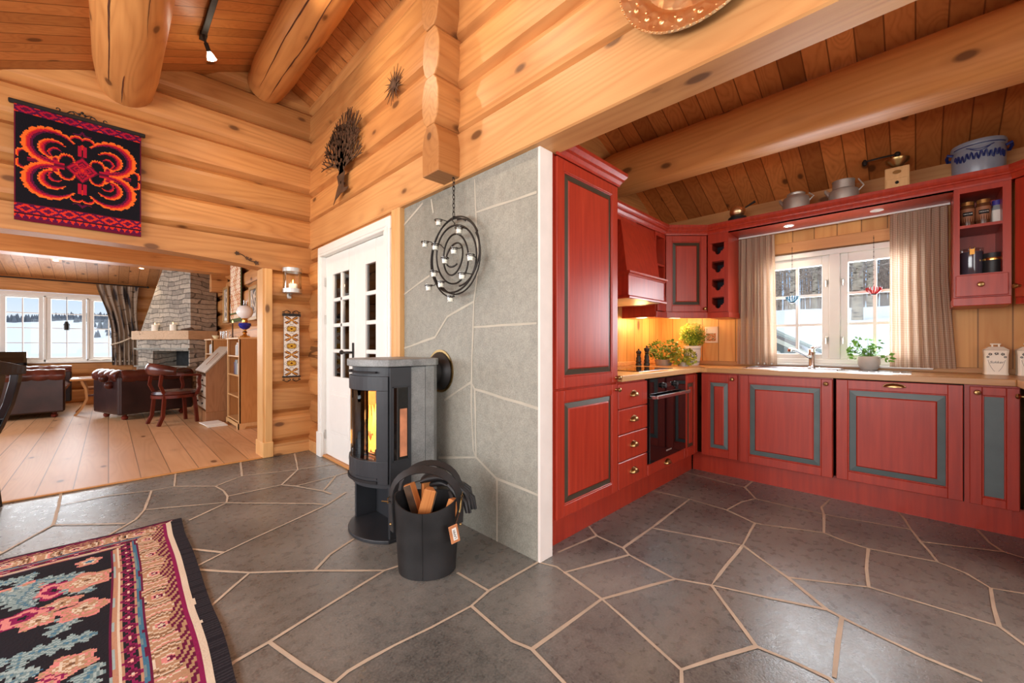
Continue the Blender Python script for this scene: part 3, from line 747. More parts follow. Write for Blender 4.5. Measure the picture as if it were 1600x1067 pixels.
# soapstone cladding and top
b = B()
for s in (-1, 1):
    b.box(.035, .135, s*.217, s*.20, .30, .975, .004); b.prism([(.135, s*.217), (.20, s*.208), (.25, s*.165), (.22, s*.15), (.135, s*.20)], 'z', .30, .975)
    b.box(.035, .135, s*.217, s*.20, .02, .296, .004); b.prism([(.135, s*.217), (.20, s*.208), (.25, s*.165), (.22, s*.15), (.135, s*.20)], 'z', .02, .296)
b.box(.20, .24, -.17, .17, .02, .975)
b.obj('soapstone_side', M['soapstone'], st)
b = B(); b.prism(outline(.018), 'z', .978, 1.02); b.obj('top_slab', M['soapstone'], st, bevel=.006)
# firebox
b = B(); b.box(.03, .05, -.20, .20, .43, .885); b.box(-.075, .03, -.203, -.19, .43, .885); b.box(-.12, .03, .19, .2035, .43, .885); b.box(-.12, .05, -.15, .15, .425, .44)
b.obj('firebrick_lining', plain('firebrick', srgb(206, 186, 156), .85, var=.12), st)
b = B()
for i in range(5): b.tube([(-.145+i*.012, -.13, .455+i*.012), (-.16+i*.012, 0, .455+i*.012), (-.145+i*.012, .14, .455+i*.012)], .004, 6)
b.obj('fire_grate', M['alu'], st)
b = B(); b.tube([(-.10, -.15, .49), (-.07, .14, .50)], .035, 9); b.tube([(-.02, -.12, .52), (-.11, .10, .555)], .032, 9); b.tube([(-.01, -.14, .47), (-.02, .15, .47)], .04, 9)
b.obj('burning_log', M['bark'], st)
b = B(); rr = random.Random(4)
for i in range(24):
    x, y = rr.uniform(-.15, -.02), rr.uniform(-.10, .18); h = rr.uniform(.06, .22) * (1.25 if y > .02 else .7); w = rr.uniform(.012, .026); z = .49
    b.tube([(x, y, z), (x+rr.uniform(-.01, .01), y+rr.uniform(-.012, .012), z+h*.35), (x, y+rr.uniform(-.02, .02), z+h*.7), (x, y+rr.uniform(-.02, .02), z+h)], [w*.7, w, w*.55, .002], 7)
b.obj('flames', M['fire'], st, smooth=True)
point('fire_glow', (1.12, 2.28, .68), 11, (1, .5, .16), .05)
b = B(); b.lathe([(.001, 0), (.12, 0), (.125, .01), (.11, .03), (.075, .045), (.075, .12)], (0, 0, 0), 28, 'x'); b.xf(Matrix.Translation((.338, -.08, .93)) @ Matrix.Scale(-1, 4, (1, 0, 0)))
b.obj('flue_collar', M['black'], st, smooth=True)
b = B(); b.lathe([(.125, 0), (.14, 0), (.14, .006), (.125, .006)], (0, 0, 0), 28, 'x'); b.xf(Matrix.Translation((.332, -.08, .93)))
b.obj('flue_ring', M['brass'], st, smooth=True)

# firewood bag ------------------------------------------------------------
bx, by = 1.115, 1.705
bag = thing('firewood_bag', 'round black leather bag with a strap handle standing on the slate beside the stove', 'bag', (bx, by, 0), -PI/4)
def ring(z):
    t = z/.345
    return (.140+.022*t, .118+.012*t)
b = B()
def bagz(a, z): return z + (.018*math.cos(2*a)+.012*math.sin(a))*(z/.345)**3
def bgrid(off):
    def f(u, v):
        a = 2*PI*u; z = .345*v; rx, ry = ring(z)
        w = 1+.02*noise.noise(Vector((math.cos(a)*1.5, math.sin(a)*1.5, z*6)))
        return ((rx-off)*math.cos(a)*w, (ry-off)*math.sin(a)*w, bagz(a, z)+.002+(0.006 if off else 0)*(1-v))
    return f
b.grid(bgrid(0), 48, 12); b.grid(bgrid(.006), 48, 12)
b.grid(lambda u, v: tuple(Vector(bgrid(0)(u, 1)).lerp(Vector(bgrid(.006)(u, 1)), v)), 48, 1)
b.grid(lambda u, v: (ring(0)[0]*v*math.cos(2*PI*u), ring(0)[1]*v*math.sin(2*PI*u), .004), 48, 1)
bb = b.obj('bag_body', M['leather_black'], bag, smooth=True)
b = B()
for sgn in (0, 1):
    a = -PI/2 + .06*sgn; pts = [(bgrid(-.001)(a/(2*PI) % 1, v/10)) for v in range(11)]
    if sgn == 0: b.tube(pts, .0025, 5)
b.obj('seam', M['leather_black'], bb)
def strap(b, pts, w, t, wd=None):
    """flat strap following pts; width direction wd, or one per point"""
    n = len(pts); vs = []
    for i in range(n):
        p = Vector(pts[i]); tg = (Vector(pts[min(i+1, n-1)])-Vector(pts[max(i-1, 0)])).normalized()
        d = Vector(wd[i] if isinstance(wd, list) else wd).normalized(); d = (d-tg*d.dot(tg)).normalized(); nn = tg.cross(d).normalized()
        for q in ((-w, -t), (w, -t), (w, t), (-w, t)): vs.append(p+d*q[0]/2+nn*q[1]/2)
    fs = [(i*4+k, i*4+(k+1) % 4, i*4+4+(k+1) % 4, i*4+4+k) for i in range(n-1) for k in range(4)] + [(0, 1, 2, 3), tuple(range(n*4-4, n*4))]
    b._add(vs, fs)
b = B()
pts = [(-.162, -.045, .20), (-.168, -.045, .29), (-.17, -.045, .34)]
for i in range(17):
    a = PI - PI*i/16; pts.append((.165*math.cos(a), -.045, .35+.165*math.sin(a)**.9 if math.sin(a) > 0 else .35))
pts += [(.168, -.045, .30), (.166, -.045, .24)]
pts = [(p[0], p[1]-.05*max(0, (p[2]-.34)/.17), p[2]) for p in pts]
strap(b, pts, .038, .005, [(p[0]*5.2*.6, .7, max(0, p[2]-.35)*4) for p in pts])
hd = b.obj('handle', M['leather_black'], bag, smooth=True)
b = B()
pts = [(-.150, .06, .26), (-.155, .06, .36)] + [(.152*math.cos(PI-PI*i/14), .06+.02*math.sin(PI*i/14), .37+.125*math.sin(PI*i/14)) for i in range(15)] + [(.152, .06, .30)]
strap(b, pts, .032, .005, [(p[0]*5*.6, .7, max(0, p[2]-.37)*5) for p in pts]); b.obj('handle', M['leather_black'], bag, smooth=True)
for s in (-1, 1):
    b = B(); z = .345 if s < 0 else .36
    b.tube([(s*.176, -.068, z), (s*.176, -.022, z), (s*.176, -.022, z+.022), (s*.176, -.068, z+.022)], .0028, 6, closed=True)
    if s < 0: b.tube([(-.176, -.068, .352), (-.20, -.085, .362)], .003, 6)
    else: b.tube([(.172, -.05, .36), (.17, -.06, .318), (.166, -.065, .30)], .004, 6)
    b.obj('buckle', M['brass'], hd, smooth=True)
    b = B(); b.ball((s*.168, -.045, .235), .007, 8); b.obj('rivet', M['brass'], hd, smooth=True)
b = B(); b.box(-.022, .022, -.003, .003, -.045, .045, .002)
tg = b.obj('paper_tag', plain('kraft_tag', srgb(196, 128, 84), .8, var=.15), bag, loc=(.150, -.125, .225), rot=(.12, -.22, .5))
b = B(); b.box(-.009, .012, -.0042, -.003, -.03, .032); b.obj('tag_label', M['paper'], tg)
f = bpy.data.curves.new('tag_text', 'FONT'); f.body = 'LAMM'; f.size = .017; f.extrude = .0002; f.align_x = 'CENTER'; f.align_y = 'CENTER'; f.materials.append(M['black'])
to_mesh_text(f, tg, (.0015, -.0046, 0), (PI/2, -PI/2, 0), 'lettering')
b = B(); b.tube([(.166, -.065, .30), (.160, -.10, .28), (.155, -.12, .262)], .003, 6); b.obj('tag_cord', M['rust'], tg.parent)
# split logs in the bag
def split_log(loc, rot, L, r, label, bark):
    t = thing('firewood_log', label, 'firewood', loc, rot, 'split logs in the black bag')
    b = B(); rr = random.Random(int(L*1000))
    tri = [(-r, -r*.5), (r*.9, -r*.6), (r*.25, r*.8), (-r*.5, r*.5)]
    top = [(p[0]*.92+rr.uniform(-.004, .004), p[1]*.92) for p in tri]
    b.prism(tri, 'z', 0, L, scale1=top); b.obj('split_wood', M['firewood'], t, bevel=.003)
    b = B(); b.prism([(r*.9, -r*.6), (r*.95, -r*.5), (r*.32, r*.86), (-r*.5, r*.58), (-r*.5, r*.5), (r*.25, r*.8)], 'z', .002, L-.004); b.obj('bark', M['bark'], t)
    return t
def bagw(x, y, z): c = math.sqrt(.5); return (bx+c*x+c*y, by-c*x+c*y, z)
split_log(bagw(-.075, .0, .05), (.10, .25, -.6), .36, .036, 'leftmost split log in the black bag, pale orange cut face', 1)
split_log(bagw(-.03, .05, .05), (-.06, .12, .3), .37, .032, 'thin split log standing behind the orange one in the black bag', 1)
split_log(bagw(.0, .035, .05), (.05, .34, 2.2), .36, .038, 'grey barked split log in the middle of the black bag', 1)
split_log(bagw(.045, -.015, .05), (.02, .32, -.9), .315, .034, 'short split log at the tag side of the black bag', 1)
# leather gauntlet gloves draped over the back rim
def glove(name, ox, oy, oz, rz, sc, label):
    t = thing(name, label, 'glove', bagw(ox, oy, oz), -PI/4+rz, 'black work gloves')
    b = B()
    def f(u, v):
        a = 2*PI*u; w = (.052-.012*v)*sc; h = (.018+.012*math.sin(v*7)*.5)*sc
        x = -.10*sc+.22*sc*v; z = .03*math.sin(v*PI*.95)*1.0-.045*v*v + .006*noise.noise(Vector((u*6, v*6, sc*3)))
        return (x, w*math.cos(a), z+h*math.sin(a))
    b.grid(f, 20, 14); b.obj('cuff', M['leather_black'], t, smooth=True, sub=1)
    b = B()
    for k in range(4):
        y = -.032+.021*k; b.tube([(.10*sc, y, -.028), (.135*sc, y*1.25, -.052), (.15*sc, y*1.3, -.10-.01*(k % 2))], [.013, .012, .008], 8)
    b.tube([(.05*sc, -.045, -.01), (.085*sc, -.075, -.03), (.10*sc, -.082, -.055)], [.014, .012, .008], 8)
    b.obj('fingers', M['leather_black'], t, smooth=True)
glove('work_glove', .055, .09, .405, -.1, 1.0, 'upper black leather work glove draped over the back rim of the firewood bag')
glove('work_glove', .085, .10, .37, -.45, .95, 'lower black leather work glove hanging down outside the firewood bag')

# spiral tealight wall holder ------------------------------------------
SX = 1.47
sp = thing('tealight_spiral', 'black iron spiral candle holder hanging on a chain against the grey stone wall', 'candle holder', (SX, 1.966, 1.63))
b = B(); pts = []
N = 150
for i in range(N+1):
    t = i/N; a = PI*.5 + t*2*PI*3.6; r = .245 - .19*t**.9
    pts.append((.012*math.sin(a*1.3), r*math.cos(a)*-1, r*math.sin(a)))
b.tube(pts, .0056, 6)
for r, cy, cz, a0, a1 in ((.241, 0, 0, .5, 4.6), (.222, .016, .012, 1.0, 4.4), (.20, -.03, .02, -1.5, 1.6), (.215, -.02, -.01, -2.4, .6)):
    b.tube([(.008, cy-r*math.cos(a0+(a1-a0)*k/30), cz+r*math.sin(a0+(a1-a0)*k/30)) for k in range(31)], .0048, 6)
b.obj('iron_spiral', M['iron'], sp, smooth=True)
b = B(); z = .245
for k in range(9):
    pp = [(.0, .007*math.cos(q*PI/4), z+.013+.016*math.sin(q*PI/4)) if k % 2 else (.007*math.cos(q*PI/4), 0, z+.013+.016*math.sin(q*PI/4)) for q in range(8)]
    b.tube(pp, .0024, 5, closed=True); z += .0255
b.tube([(0, 0, z), (.0, .012, z+.004), (0, 0, z+.012)], .003, 5); b.tube([(0, .006, .25), (0, .012, .22), (0, -.01, .20), (0, 0, .19)], .003, 5)
b.obj('chain', M['iron'], sp)
TL = [(2.068,1.865,'topmost tealight glass of the wall spiral, left of the chain'),(1.864,1.776,'tealight glass just under the chain on the right side of the wall spiral'),(2.217,1.758,'tealight glass sticking out furthest left, upper half of the wall spiral'),
 (2.102,1.722,'tealight glass on the upper left wires of the spiral, beside the outlying one'),(1.912,1.666,'tealight glass at the heart of the wall spiral, upper of the two'),(2.001,1.623,'tealight glass at the heart of the wall spiral, lower left of the two'),
 (1.759,1.604,'tealight glass on the far right wire of the wall spiral'),(2.116,1.557,'tealight glass on the left wires at mid height of the wall spiral'),(1.834,1.51,'tealight glass low on the right inner wires of the wall spiral'),
 (2.041,1.485,'tealight glass on the inner wire low on the left of the spiral'),(2.173,1.476,'tealight glass jutting out low on the left of the wall spiral'),(1.944,1.388,'lowest tealight glass at the foot of the wall spiral')]
for y, z, _ in TL:
    hold = B(); ly, lz = y-1.966, z-1.63
    hold.tube([(-.04+.0235*math.cos(q*PI/7), ly+.0235*math.sin(q*PI/7), lz) for q in range(14)], .0026, 5, closed=True)
    best = min(pts, key=lambda p: (p[1]-ly)**2+(p[2]-lz)**2 + (0 if p[1] < ly-.02 else .002))
    hold.tube([(-.04, ly-.0235, lz), (-.02, (ly-.0235+best[1])/2, lz-.002), best], .0026, 5)
    hold.obj('cup_ring', M['iron'], sp)
first = None
for y, z, lab in TL:
    if first is None:
        first = thing('tealight_glass', lab, 'tealight', (SX-.04, y, z), 0, 'tealight glasses on the wall spiral')
        b = B(); b.lathe([(.001, -.036), (.017, -.036), (.0195, -.02), (.0225, .006), (.0215, .006), (.0185, -.02), (.016, -.033), (.001, -.033)], seg=18)
        b.obj('glass_cup', M['clear'], first, smooth=True)
        b = B(); b.lathe([(.001, -.032), (.0165, -.032), (.0185, -.012), (.001, -.012)], seg=16); b.tube([(0, 0, -.012), (.001, 0, -.006)], .001, 5)
        b.obj('candle', M['candle'], first, smooth=True)
    else: dup(first, (SX-.04, y, z), lab)

# metal art -----------------------------------------------------------------
tr = thing('metal_tree', 'flat rusty metal tree ornament mounted on the log wall above the white door', 'wall art', (1.455, 3.60, 2.43))
b = B(); rr = random.Random(11)
def fpoly(b, pts, th=.004, x0=0):
    b.prism(pts, 'x', x0, x0+th)
def branch(b, p, ang, L, w, depth):
    q = (p[0]+L*math.cos(ang), p[1]+L*math.sin(ang)); n = (-math.sin(ang), math.cos(ang)); w1 = w*.78
    fpoly(b, [(p[0]-n[0]*w, p[1]-n[1]*w), (q[0]-n[0]*w1, q[1]-n[1]*w1), (q[0]+n[0]*w1, q[1]+n[1]*w1), (p[0]+n[0]*w, p[1]+n[1]*w)], .004, .0008*depth)
    if depth == 0: return
    k = 3 if depth > 2 else 2
    for i in range(k):
        da = (i-(k-1)/2)*rr.uniform(.42, .62)+rr.uniform(-.1, .1)
        a2 = ang+da; a2 = a2+(PI/2-a2)*.12
        branch(b, q, a2, L*rr.uniform(.70, .9), max(.0058, w1*.76), depth-1)
fpoly(b, [(-.085, .22), (-.06, .12), (-.065, .055), (-.16, .04), (-.125, .02), (-.05, .012), (0, .02), (.05, .0), (.12, -.02), (.17, -.06), (.12, .02), (.10, .06), (.055, .12), (.085, .22)])
for a0, L, y0 in ((PI/2-.75, .16, -.03), (PI/2-.3, .17, -.015), (PI/2+.1, .18, .0), (PI/2+.5, .16, .025), (PI/2+.95, .15, .035)):
    branch(b, (y0*1.8, .19), a0, L, .034, 4)
tro = b.obj('branches', M['rust'], tr)
tro.scale = (1, 1.0, .86)
b = B(); b.box(.0, .035, -.01, .01, .10, .12); b.obj('standoff', M['rust'], tr)
b = B(); b.box(.0, .035, -.01, .01, .30, .32); b.obj('standoff', M['rust'], tr)
su = thing('metal_sunburst', 'small spiky metal sunburst ornament on the log wall beside the protruding log ends', 'wall art', (1.475, 2.709, 3.01))
b = B()
for ring_n, L0, L1, w in ((16, .045, .14, .007), (16, .03, .095, .006)):
    for i in range(ring_n):
        a = 2*PI*(i+.5*(ring_n == 16 and L1 < .1))/ring_n; L = L1*rr.uniform(.8, 1.1); c, s = math.cos(a), math.sin(a); h = rr.uniform(0, .012)
        b.prism([(c*.02-s*w, s*.02+c*w), (c*L, s*L), (c*.02+s*w, s*.02-c*w)], 'x', h, h+.003)
b.obj('rays', M['rust'], su)
b = B(); b.lathe([(.001, -.012), (.03, -.008), (.04, .004), (.03, .012)], (0, 0, 0), 18, 'x'); b.xf(Matrix.Translation((.0, 0, 0))); b.obj('hub', M['rust'], su)
# copper platter
pl = thing('copper_platter', 'round embossed copper platter hanging on the beam wall above the kitchen opening', 'platter', (1.487, .525, 2.535))
b = B(); b.lathe([(.001, -.012), (.12, -.014), (.225, -.012), (.240, -.028), (.247, -.033), (.255, -.033), (.30, -.044), (.312, -.046), (.318, -.040), (.30, -.036), (.25, -.026), (.235, -.018), (.225, -.006), (.001, -.006)], (0, 0, 0), 56, 'x')
b.obj('platter_disc', M['copper'], pl, smooth=True)
b = B()
for i in range(24):
    a = 2*PI*i/24
    for k, (r, s) in enumerate(((.278, .010), (.296, .006), (.263, .005))):
        aa = a+(.08 if k else 0); b.ball((-.040-(.002 if k == 1 else 0), r*math.cos(aa), r*math.sin(aa)), s, 8, sx=.35)
for i in range(90):
    a = 2*PI*i/90; b.ball((-.045, .315*math.cos(a), .315*math.sin(a)), .0045, 6)
b.obj('embossed_border', M['copper'], pl, smooth=True)

# vertex-painted textiles ------------------------------------------------
def paint_grid(name, mat, W_, H_, cell, put, colour, parent=None, skip=None, solid=0):
    nu, nv = int(round(W_/cell)), int(round(H_/cell)); b = B(); bm = b.bm; lay = bm.loops.layers.float_color.new('Col')
    V = [[bm.verts.new(put(i/nu, j/nv)) for i in range(nu+1)] for j in range(nv+1)]
    for j in range(nv):
        for i in range(nu):
            f = bm.faces.new((V[j][i], V[j][i+1], V[j+1][i+1], V[j+1][i])); c = colour((i+.5)/nu*W_, (j+.5)/nv*H_)
            for l in f.loops: l[lay] = c
    return b.obj(name, mat, parent, solid=solid)
BLK = srgb(24, 22, 28); MAR = srgb(96, 20, 44); CRI = srgb(170, 26, 50); RED_ = srgb(206, 48, 34); ORA = srgb(230, 104, 40); YEL = srgb(250, 164, 70); PUR = srgb(84, 22, 60)
TW, TH = .656, .82
def tap_col(x, y):
    """dark wool weave with mirrored acanthus scrolls between zigzag borders"""
    Y = TH-y
    # borders
    for (a0, a1) in ((0.0, .062), (TH-.125, TH-.055)):
        if a0 <= Y < a1:
            t = (Y-a0)/(a1-a0); u = (x/.105) % 1
            if t < .1 or t > .92: return MAR
            d = abs(u-.5)*2+abs(t-.5)*2
            if .5 < d < .95: return CRI if Y < .2 else RED_
            if d < .25: return MAR
            if d > 1.45: return RED_
            return PUR
    if Y > TH-.055:
        t = (Y-(TH-.055))/.055; u = (x/.035) % 1
        if t < .12: return BLK
        if t < .62: return RED_ if t-.1 < abs(u-.5)*1.1 else PUR
        return MAR
    if x < .008 or x > TW-.008: return MAR
    cx, cy = TW/2, .062+(TH-.187)/2
    u, v = abs(x-cx), abs(Y-cy); s = .295
    u, v = u/s, v/s
    def cres(px, py, R, a0, a1, w, cols, scal=0):
        dx, dy = u-px, v-py; r = math.hypot(dx, dy); a = math.atan2(dy, dx)
        while a < a0: a += 2*PI
        if a > a1: return None
        t = (a-a0)/(a1-a0); ww = w*math.sin(PI*min(1, t*.93+.07))**.65*(1-.25*t)
        rr2 = R + (scal*abs(math.sin(a*9)) if scal else 0)
        if r > rr2 or r < R-ww: return None
        k = (r-(R-ww))/max(ww, 1e-5)
        return cols[min(len(cols)-1, int(k*len(cols)))]
    big = [PUR, MAR, CRI, CRI, RED_, ORA, ORA]
    for prm in ((.55, .43, .44, -1.75, 2.7, .19, big, .03), (.50, .38, .235, -1.3, 2.65, .13, [MAR, CRI, RED_, ORA], .014), (.46, .30, .125, -1.1, 2.8, .07, [PUR, CRI, RED_], 0),
                (.27, .20, .13, -.4, 3.6, .075, [MAR, RED_, ORA], .012), (.10, .72, .13, -.4, 3.4, .06, [CRI, RED_, ORA], .01), (.09, .96, .10, 2.8, 5.9, .05, [PUR, MAR], 0), (.98, .12, .115, -.9, 2.7, .075, [MAR, RED_, ORA], .01)):
        c = cres(*prm)
        if c: return c
    if v < .04+.05*(1-u) and u < .9 and u > .3: return MAR if v < .03 else CRI
    if abs(v-.05-(u-.3)**2*.55) < .03 and .3 < u < .8: return CRI
    for fx, fy in ((.46, .135),):
        d = math.hypot(u-fx, v-fy); a = math.atan2(v-fy, u-fx)
        if d < .085*(1+.35*math.cos(3*a)): return ORA if d > .05 else (CRI if d > .02 else MAR)
    d = u+v*.9
    if d < .10: return CRI if d > .05 else RED_
    if .13 < d < .17 or (.21 < d < .27): return CRI
    if d < .30: return MAR if abs(u-v*.9) > .03 else RED_
    if u < .10 and .35 < v < .62 and abs(u-.05) < .028: return CRI
    if u+abs(v-.58) < .07: return RED_
    return BLK
tp = thing('wall_tapestry', 'black and red woven tapestry with orange scrolls hanging on the log wall', 'tapestry', (-.468, 4.462, 1.98))
paint_grid('woven_cloth', vcol('tapestry_wool', bump=160), TW, TH, .0066, lambda u, v: (u*TW, .004*math.sin(u*9+v*4), v*TH), tap_col, tp, solid=.004)
b = B(); b.box(-.025, TW+.025, -.014, .014, TH-.006, TH+.022, .004); b.obj('hanging_rod', M['iron'], tp)
b = B()
def scroll(b, pts, r=.0035): b.tube(pts, [r*(1 if 0 < i < len(pts)-1 else .6) for i in range(len(pts))], 6)
for s in (-1, 1):
    p = [(TW/2+s*(.012+.11*t), 0, TH+.028+.022*math.sin(t*5.5)*(1-t*.3)) for t in [k/16 for k in range(17)]]; scroll(b, p)
    scroll(b, [(TW/2+s*(.055+.014*math.cos(a)), 0, TH+.032+.012*math.sin(a)) for a in [k*.6 for k in range(9)]])
    scroll(b, [(TW/2+s*(.122+.010*math.cos(a)), 0, TH+.034+.010*math.sin(a)) for a in [k*.6 for k in range(8)]])
b.ball((TW/2, 0, TH+.055), .010, 8); b.ball((TW/2-.014, 0, TH+.042), .008, 8); b.ball((TW/2+.014, 0, TH+.042), .008, 8)
b.obj('scroll_crest', M['iron'], tp)

# candle sconce, woven band, leaf ornament on the left wall -------------------
sc_ = thing('wall_lantern', 'glass cylinder candle sconce with steel rims on the log wall by the door', 'sconce', (1.297, 4.395, 1.60))
b = B(); b.lathe([(.084, .225), (.088, .225), (.088, .262), (.084, .262), (.084, .225)], seg=30); b.obj('steel_rim', M['brushed'], sc_, smooth=True)
b = B(); b.lathe([(.084, .018), (.088, .018), (.088, .058), (.084, .058), (.084, .018)], seg=30)
b.lathe([(.001, .018), (.086, .018), (.086, .024), (.001, .024)], seg=30)
b.tube([(0, .02, .015), (0, .05, -.005), (0, .09, .0), (0, .10, .02)], .007, 8); b.box(-.02, .02, .094, .104, -.03, .04, .003)
b.obj('steel_rim', M['brushed'], sc_, smooth=True)
b = B(); b.lathe([(.082, .03), (.082, .245), (.080, .245), (.080, .03)], seg=30); b.obj('glass_cylinder', M['clear'], sc_, smooth=True)
def candle(name, loc, r, h, label, group=None, lit=True):
    t = thing(name, label, 'candle', loc, 0, group)
    b = B(); b.lathe([(.001, 0), (r, 0), (r, h), (r*.8, h-.004), (.001, h-.006)], seg=18); b.obj('wax', M['candle'], t, smooth=True)
    b = B(); b.tube([(0, 0, h-.006), (.001, 0, h+.008)], .0012, 5); b.obj('wick', M['black'], t)
    if lit:
        b = B(); b.lathe([(.001, h+.004), (.0055, h+.014), (.0045, h+.026), (.001, h+.042)], seg=10); b.obj('candle_flame', M['flame'], t, smooth=True)
    return t
candle('pillar_candle', (1.302, 4.395, 1.625), .038, .085, 'white pillar candle burning inside the glass wall sconce')
point('sconce_glow', (1.30, 4.35, 1.74), .8, (1, .62, .3), .02)
bw = thing('woven_band', 'narrow vertical woven wall hanging with rust and gold star motifs on the log wall', 'wall hanging', (1.238, 4.466, .785))
CR = srgb(226, 216, 202); BRN = srgb(92, 40, 26); RST = srgb(176, 84, 42); OCH = srgb(206, 160, 62)
def band_col(x, y):
    u = abs(x-.0725)/.0725; k = y/.087; t = (k % 1)*2-1; i = int(k)
    if u > .93: return srgb(150, 140, 130)
    d = u+abs(t)
    if i % 2 == 0:
        if abs(u-abs(t)) < .20 and d < 1.5: return OCH if abs(u-abs(t)) < .07 else RST if abs(u-abs(t)) < .14 else BRN
        if u < .12 and abs(t) < .14: return OCH
        if abs(u-abs(t)) < .34 and d < 1.55: return BRN if d > .5 else CR
    else:
        if d < .22: return BRN
        if d < .62: return OCH
        if d < .72: return BRN
        if max(u, abs(t)) < .62 and d < 1.0: return OCH if d < .86 else BRN
    if .95 < d < 1.1 and (int(y/.0036)+int(x/.0036)) % 2: return BRN
    return CR
paint_grid('woven_strip', vcol('band_wool', bump=200), .145, .609, .0036, lambda u, v: (u*.145, 0, v*.609), band_col, bw, solid=.004)
for z, s in ((.609, 1), (0, -1)):
    b = B(); b.box(-.012, .157, -.006, .006, z-.008*(s < 0)-.004, z+.02*(s > 0)+.004, .002)
    for q in (-1, 1):
        scroll(b, [(.0725+q*(.01+.07*t), 0, z+s*(.03+.03*math.sin(PI*(1-t))*(1-.4*t))) for t in [k/12 for k in range(13)]], .0035)
        scroll(b, [(.0725+q*(.076+.01*math.cos(a)), 0, z+s*(.03+.010*math.sin(a))) for a in [k*.7 for k in range(8)]], .003)
        scroll(b, [(.0725+q*(.022+.012*math.cos(a)), 0, z+s*(.035+.010*math.sin(a))) for a in [k*.7 for k in range(8)]], .003)
    b.obj('iron_holder', M['iron'], bw)
lf_ = thing('leaf_hook', 'small dark iron leaf ornament on the beam over the living room opening', 'ornament', (.93, 4.488, 1.925))
b = B(); scroll(b, [(-.08+.16*t, 0, .03-.06*t+.012*math.sin(t*7)) for t in [k/14 for k in range(15)]], .004)
for (x, z, r) in ((-.08, .034, .022), (0, 0, .018), (.03, -.006, .014), (.078, -.034, .024)):
    b.prism([(x+r*(1 if k % 2 else .55)*math.cos(k*PI/5), z+r*(1 if k % 2 else .55)*math.sin(k*PI/5)) for k in range(10)], 'y', -.006, .004)
b.obj('iron_leaves', M['rust'], lf_)

# track light ----------------------------------------------------------------
tk = thing('track_light', 'dark ceiling track with small spotlights between the two round logs', 'track light', (.515, 3.86, 3.46))
b = B(); b.box(-.018, .018, -2.2, 0, .0, .035, .003); b.box(-.022, .022, -.03, .05, -.004, .03, .003); b.obj('track', M['iron'], tk)
def head(y, aim, pw=26, r=.03):
    b = B(); b.tube([(0, y, 0), (0, y, -.03), (.012, y+.01, -.05)], .009, 8)
    h = b.obj('spot_head', M['iron'], tk)
    d = Vector(aim).normalized(); p = Vector((.012, y+.01, -.05)); q = p+d*.06; e_ = p+d*.11
    b = B(); b.tube([p, q], .015, 10); b.obj('holder', M['iron'], h)
    b = B(); b.tube([q, q+d*.025, e_], [.014, .024, .032], 14, cap=True); b.obj('bulb', M['bulb'], h, smooth=True)
    L = p+d*.16+Vector((.515, 3.86, 3.46))
    spot('spot_beam', L, L+d, pw, (1, .80, .56), 2.3, .9, r)
head(-.03, (.35, .1, -.9)); head(-.95, (.95, -.35, -.5)); head(-1.9, (.97, -1.45, -.87), 36, .016)

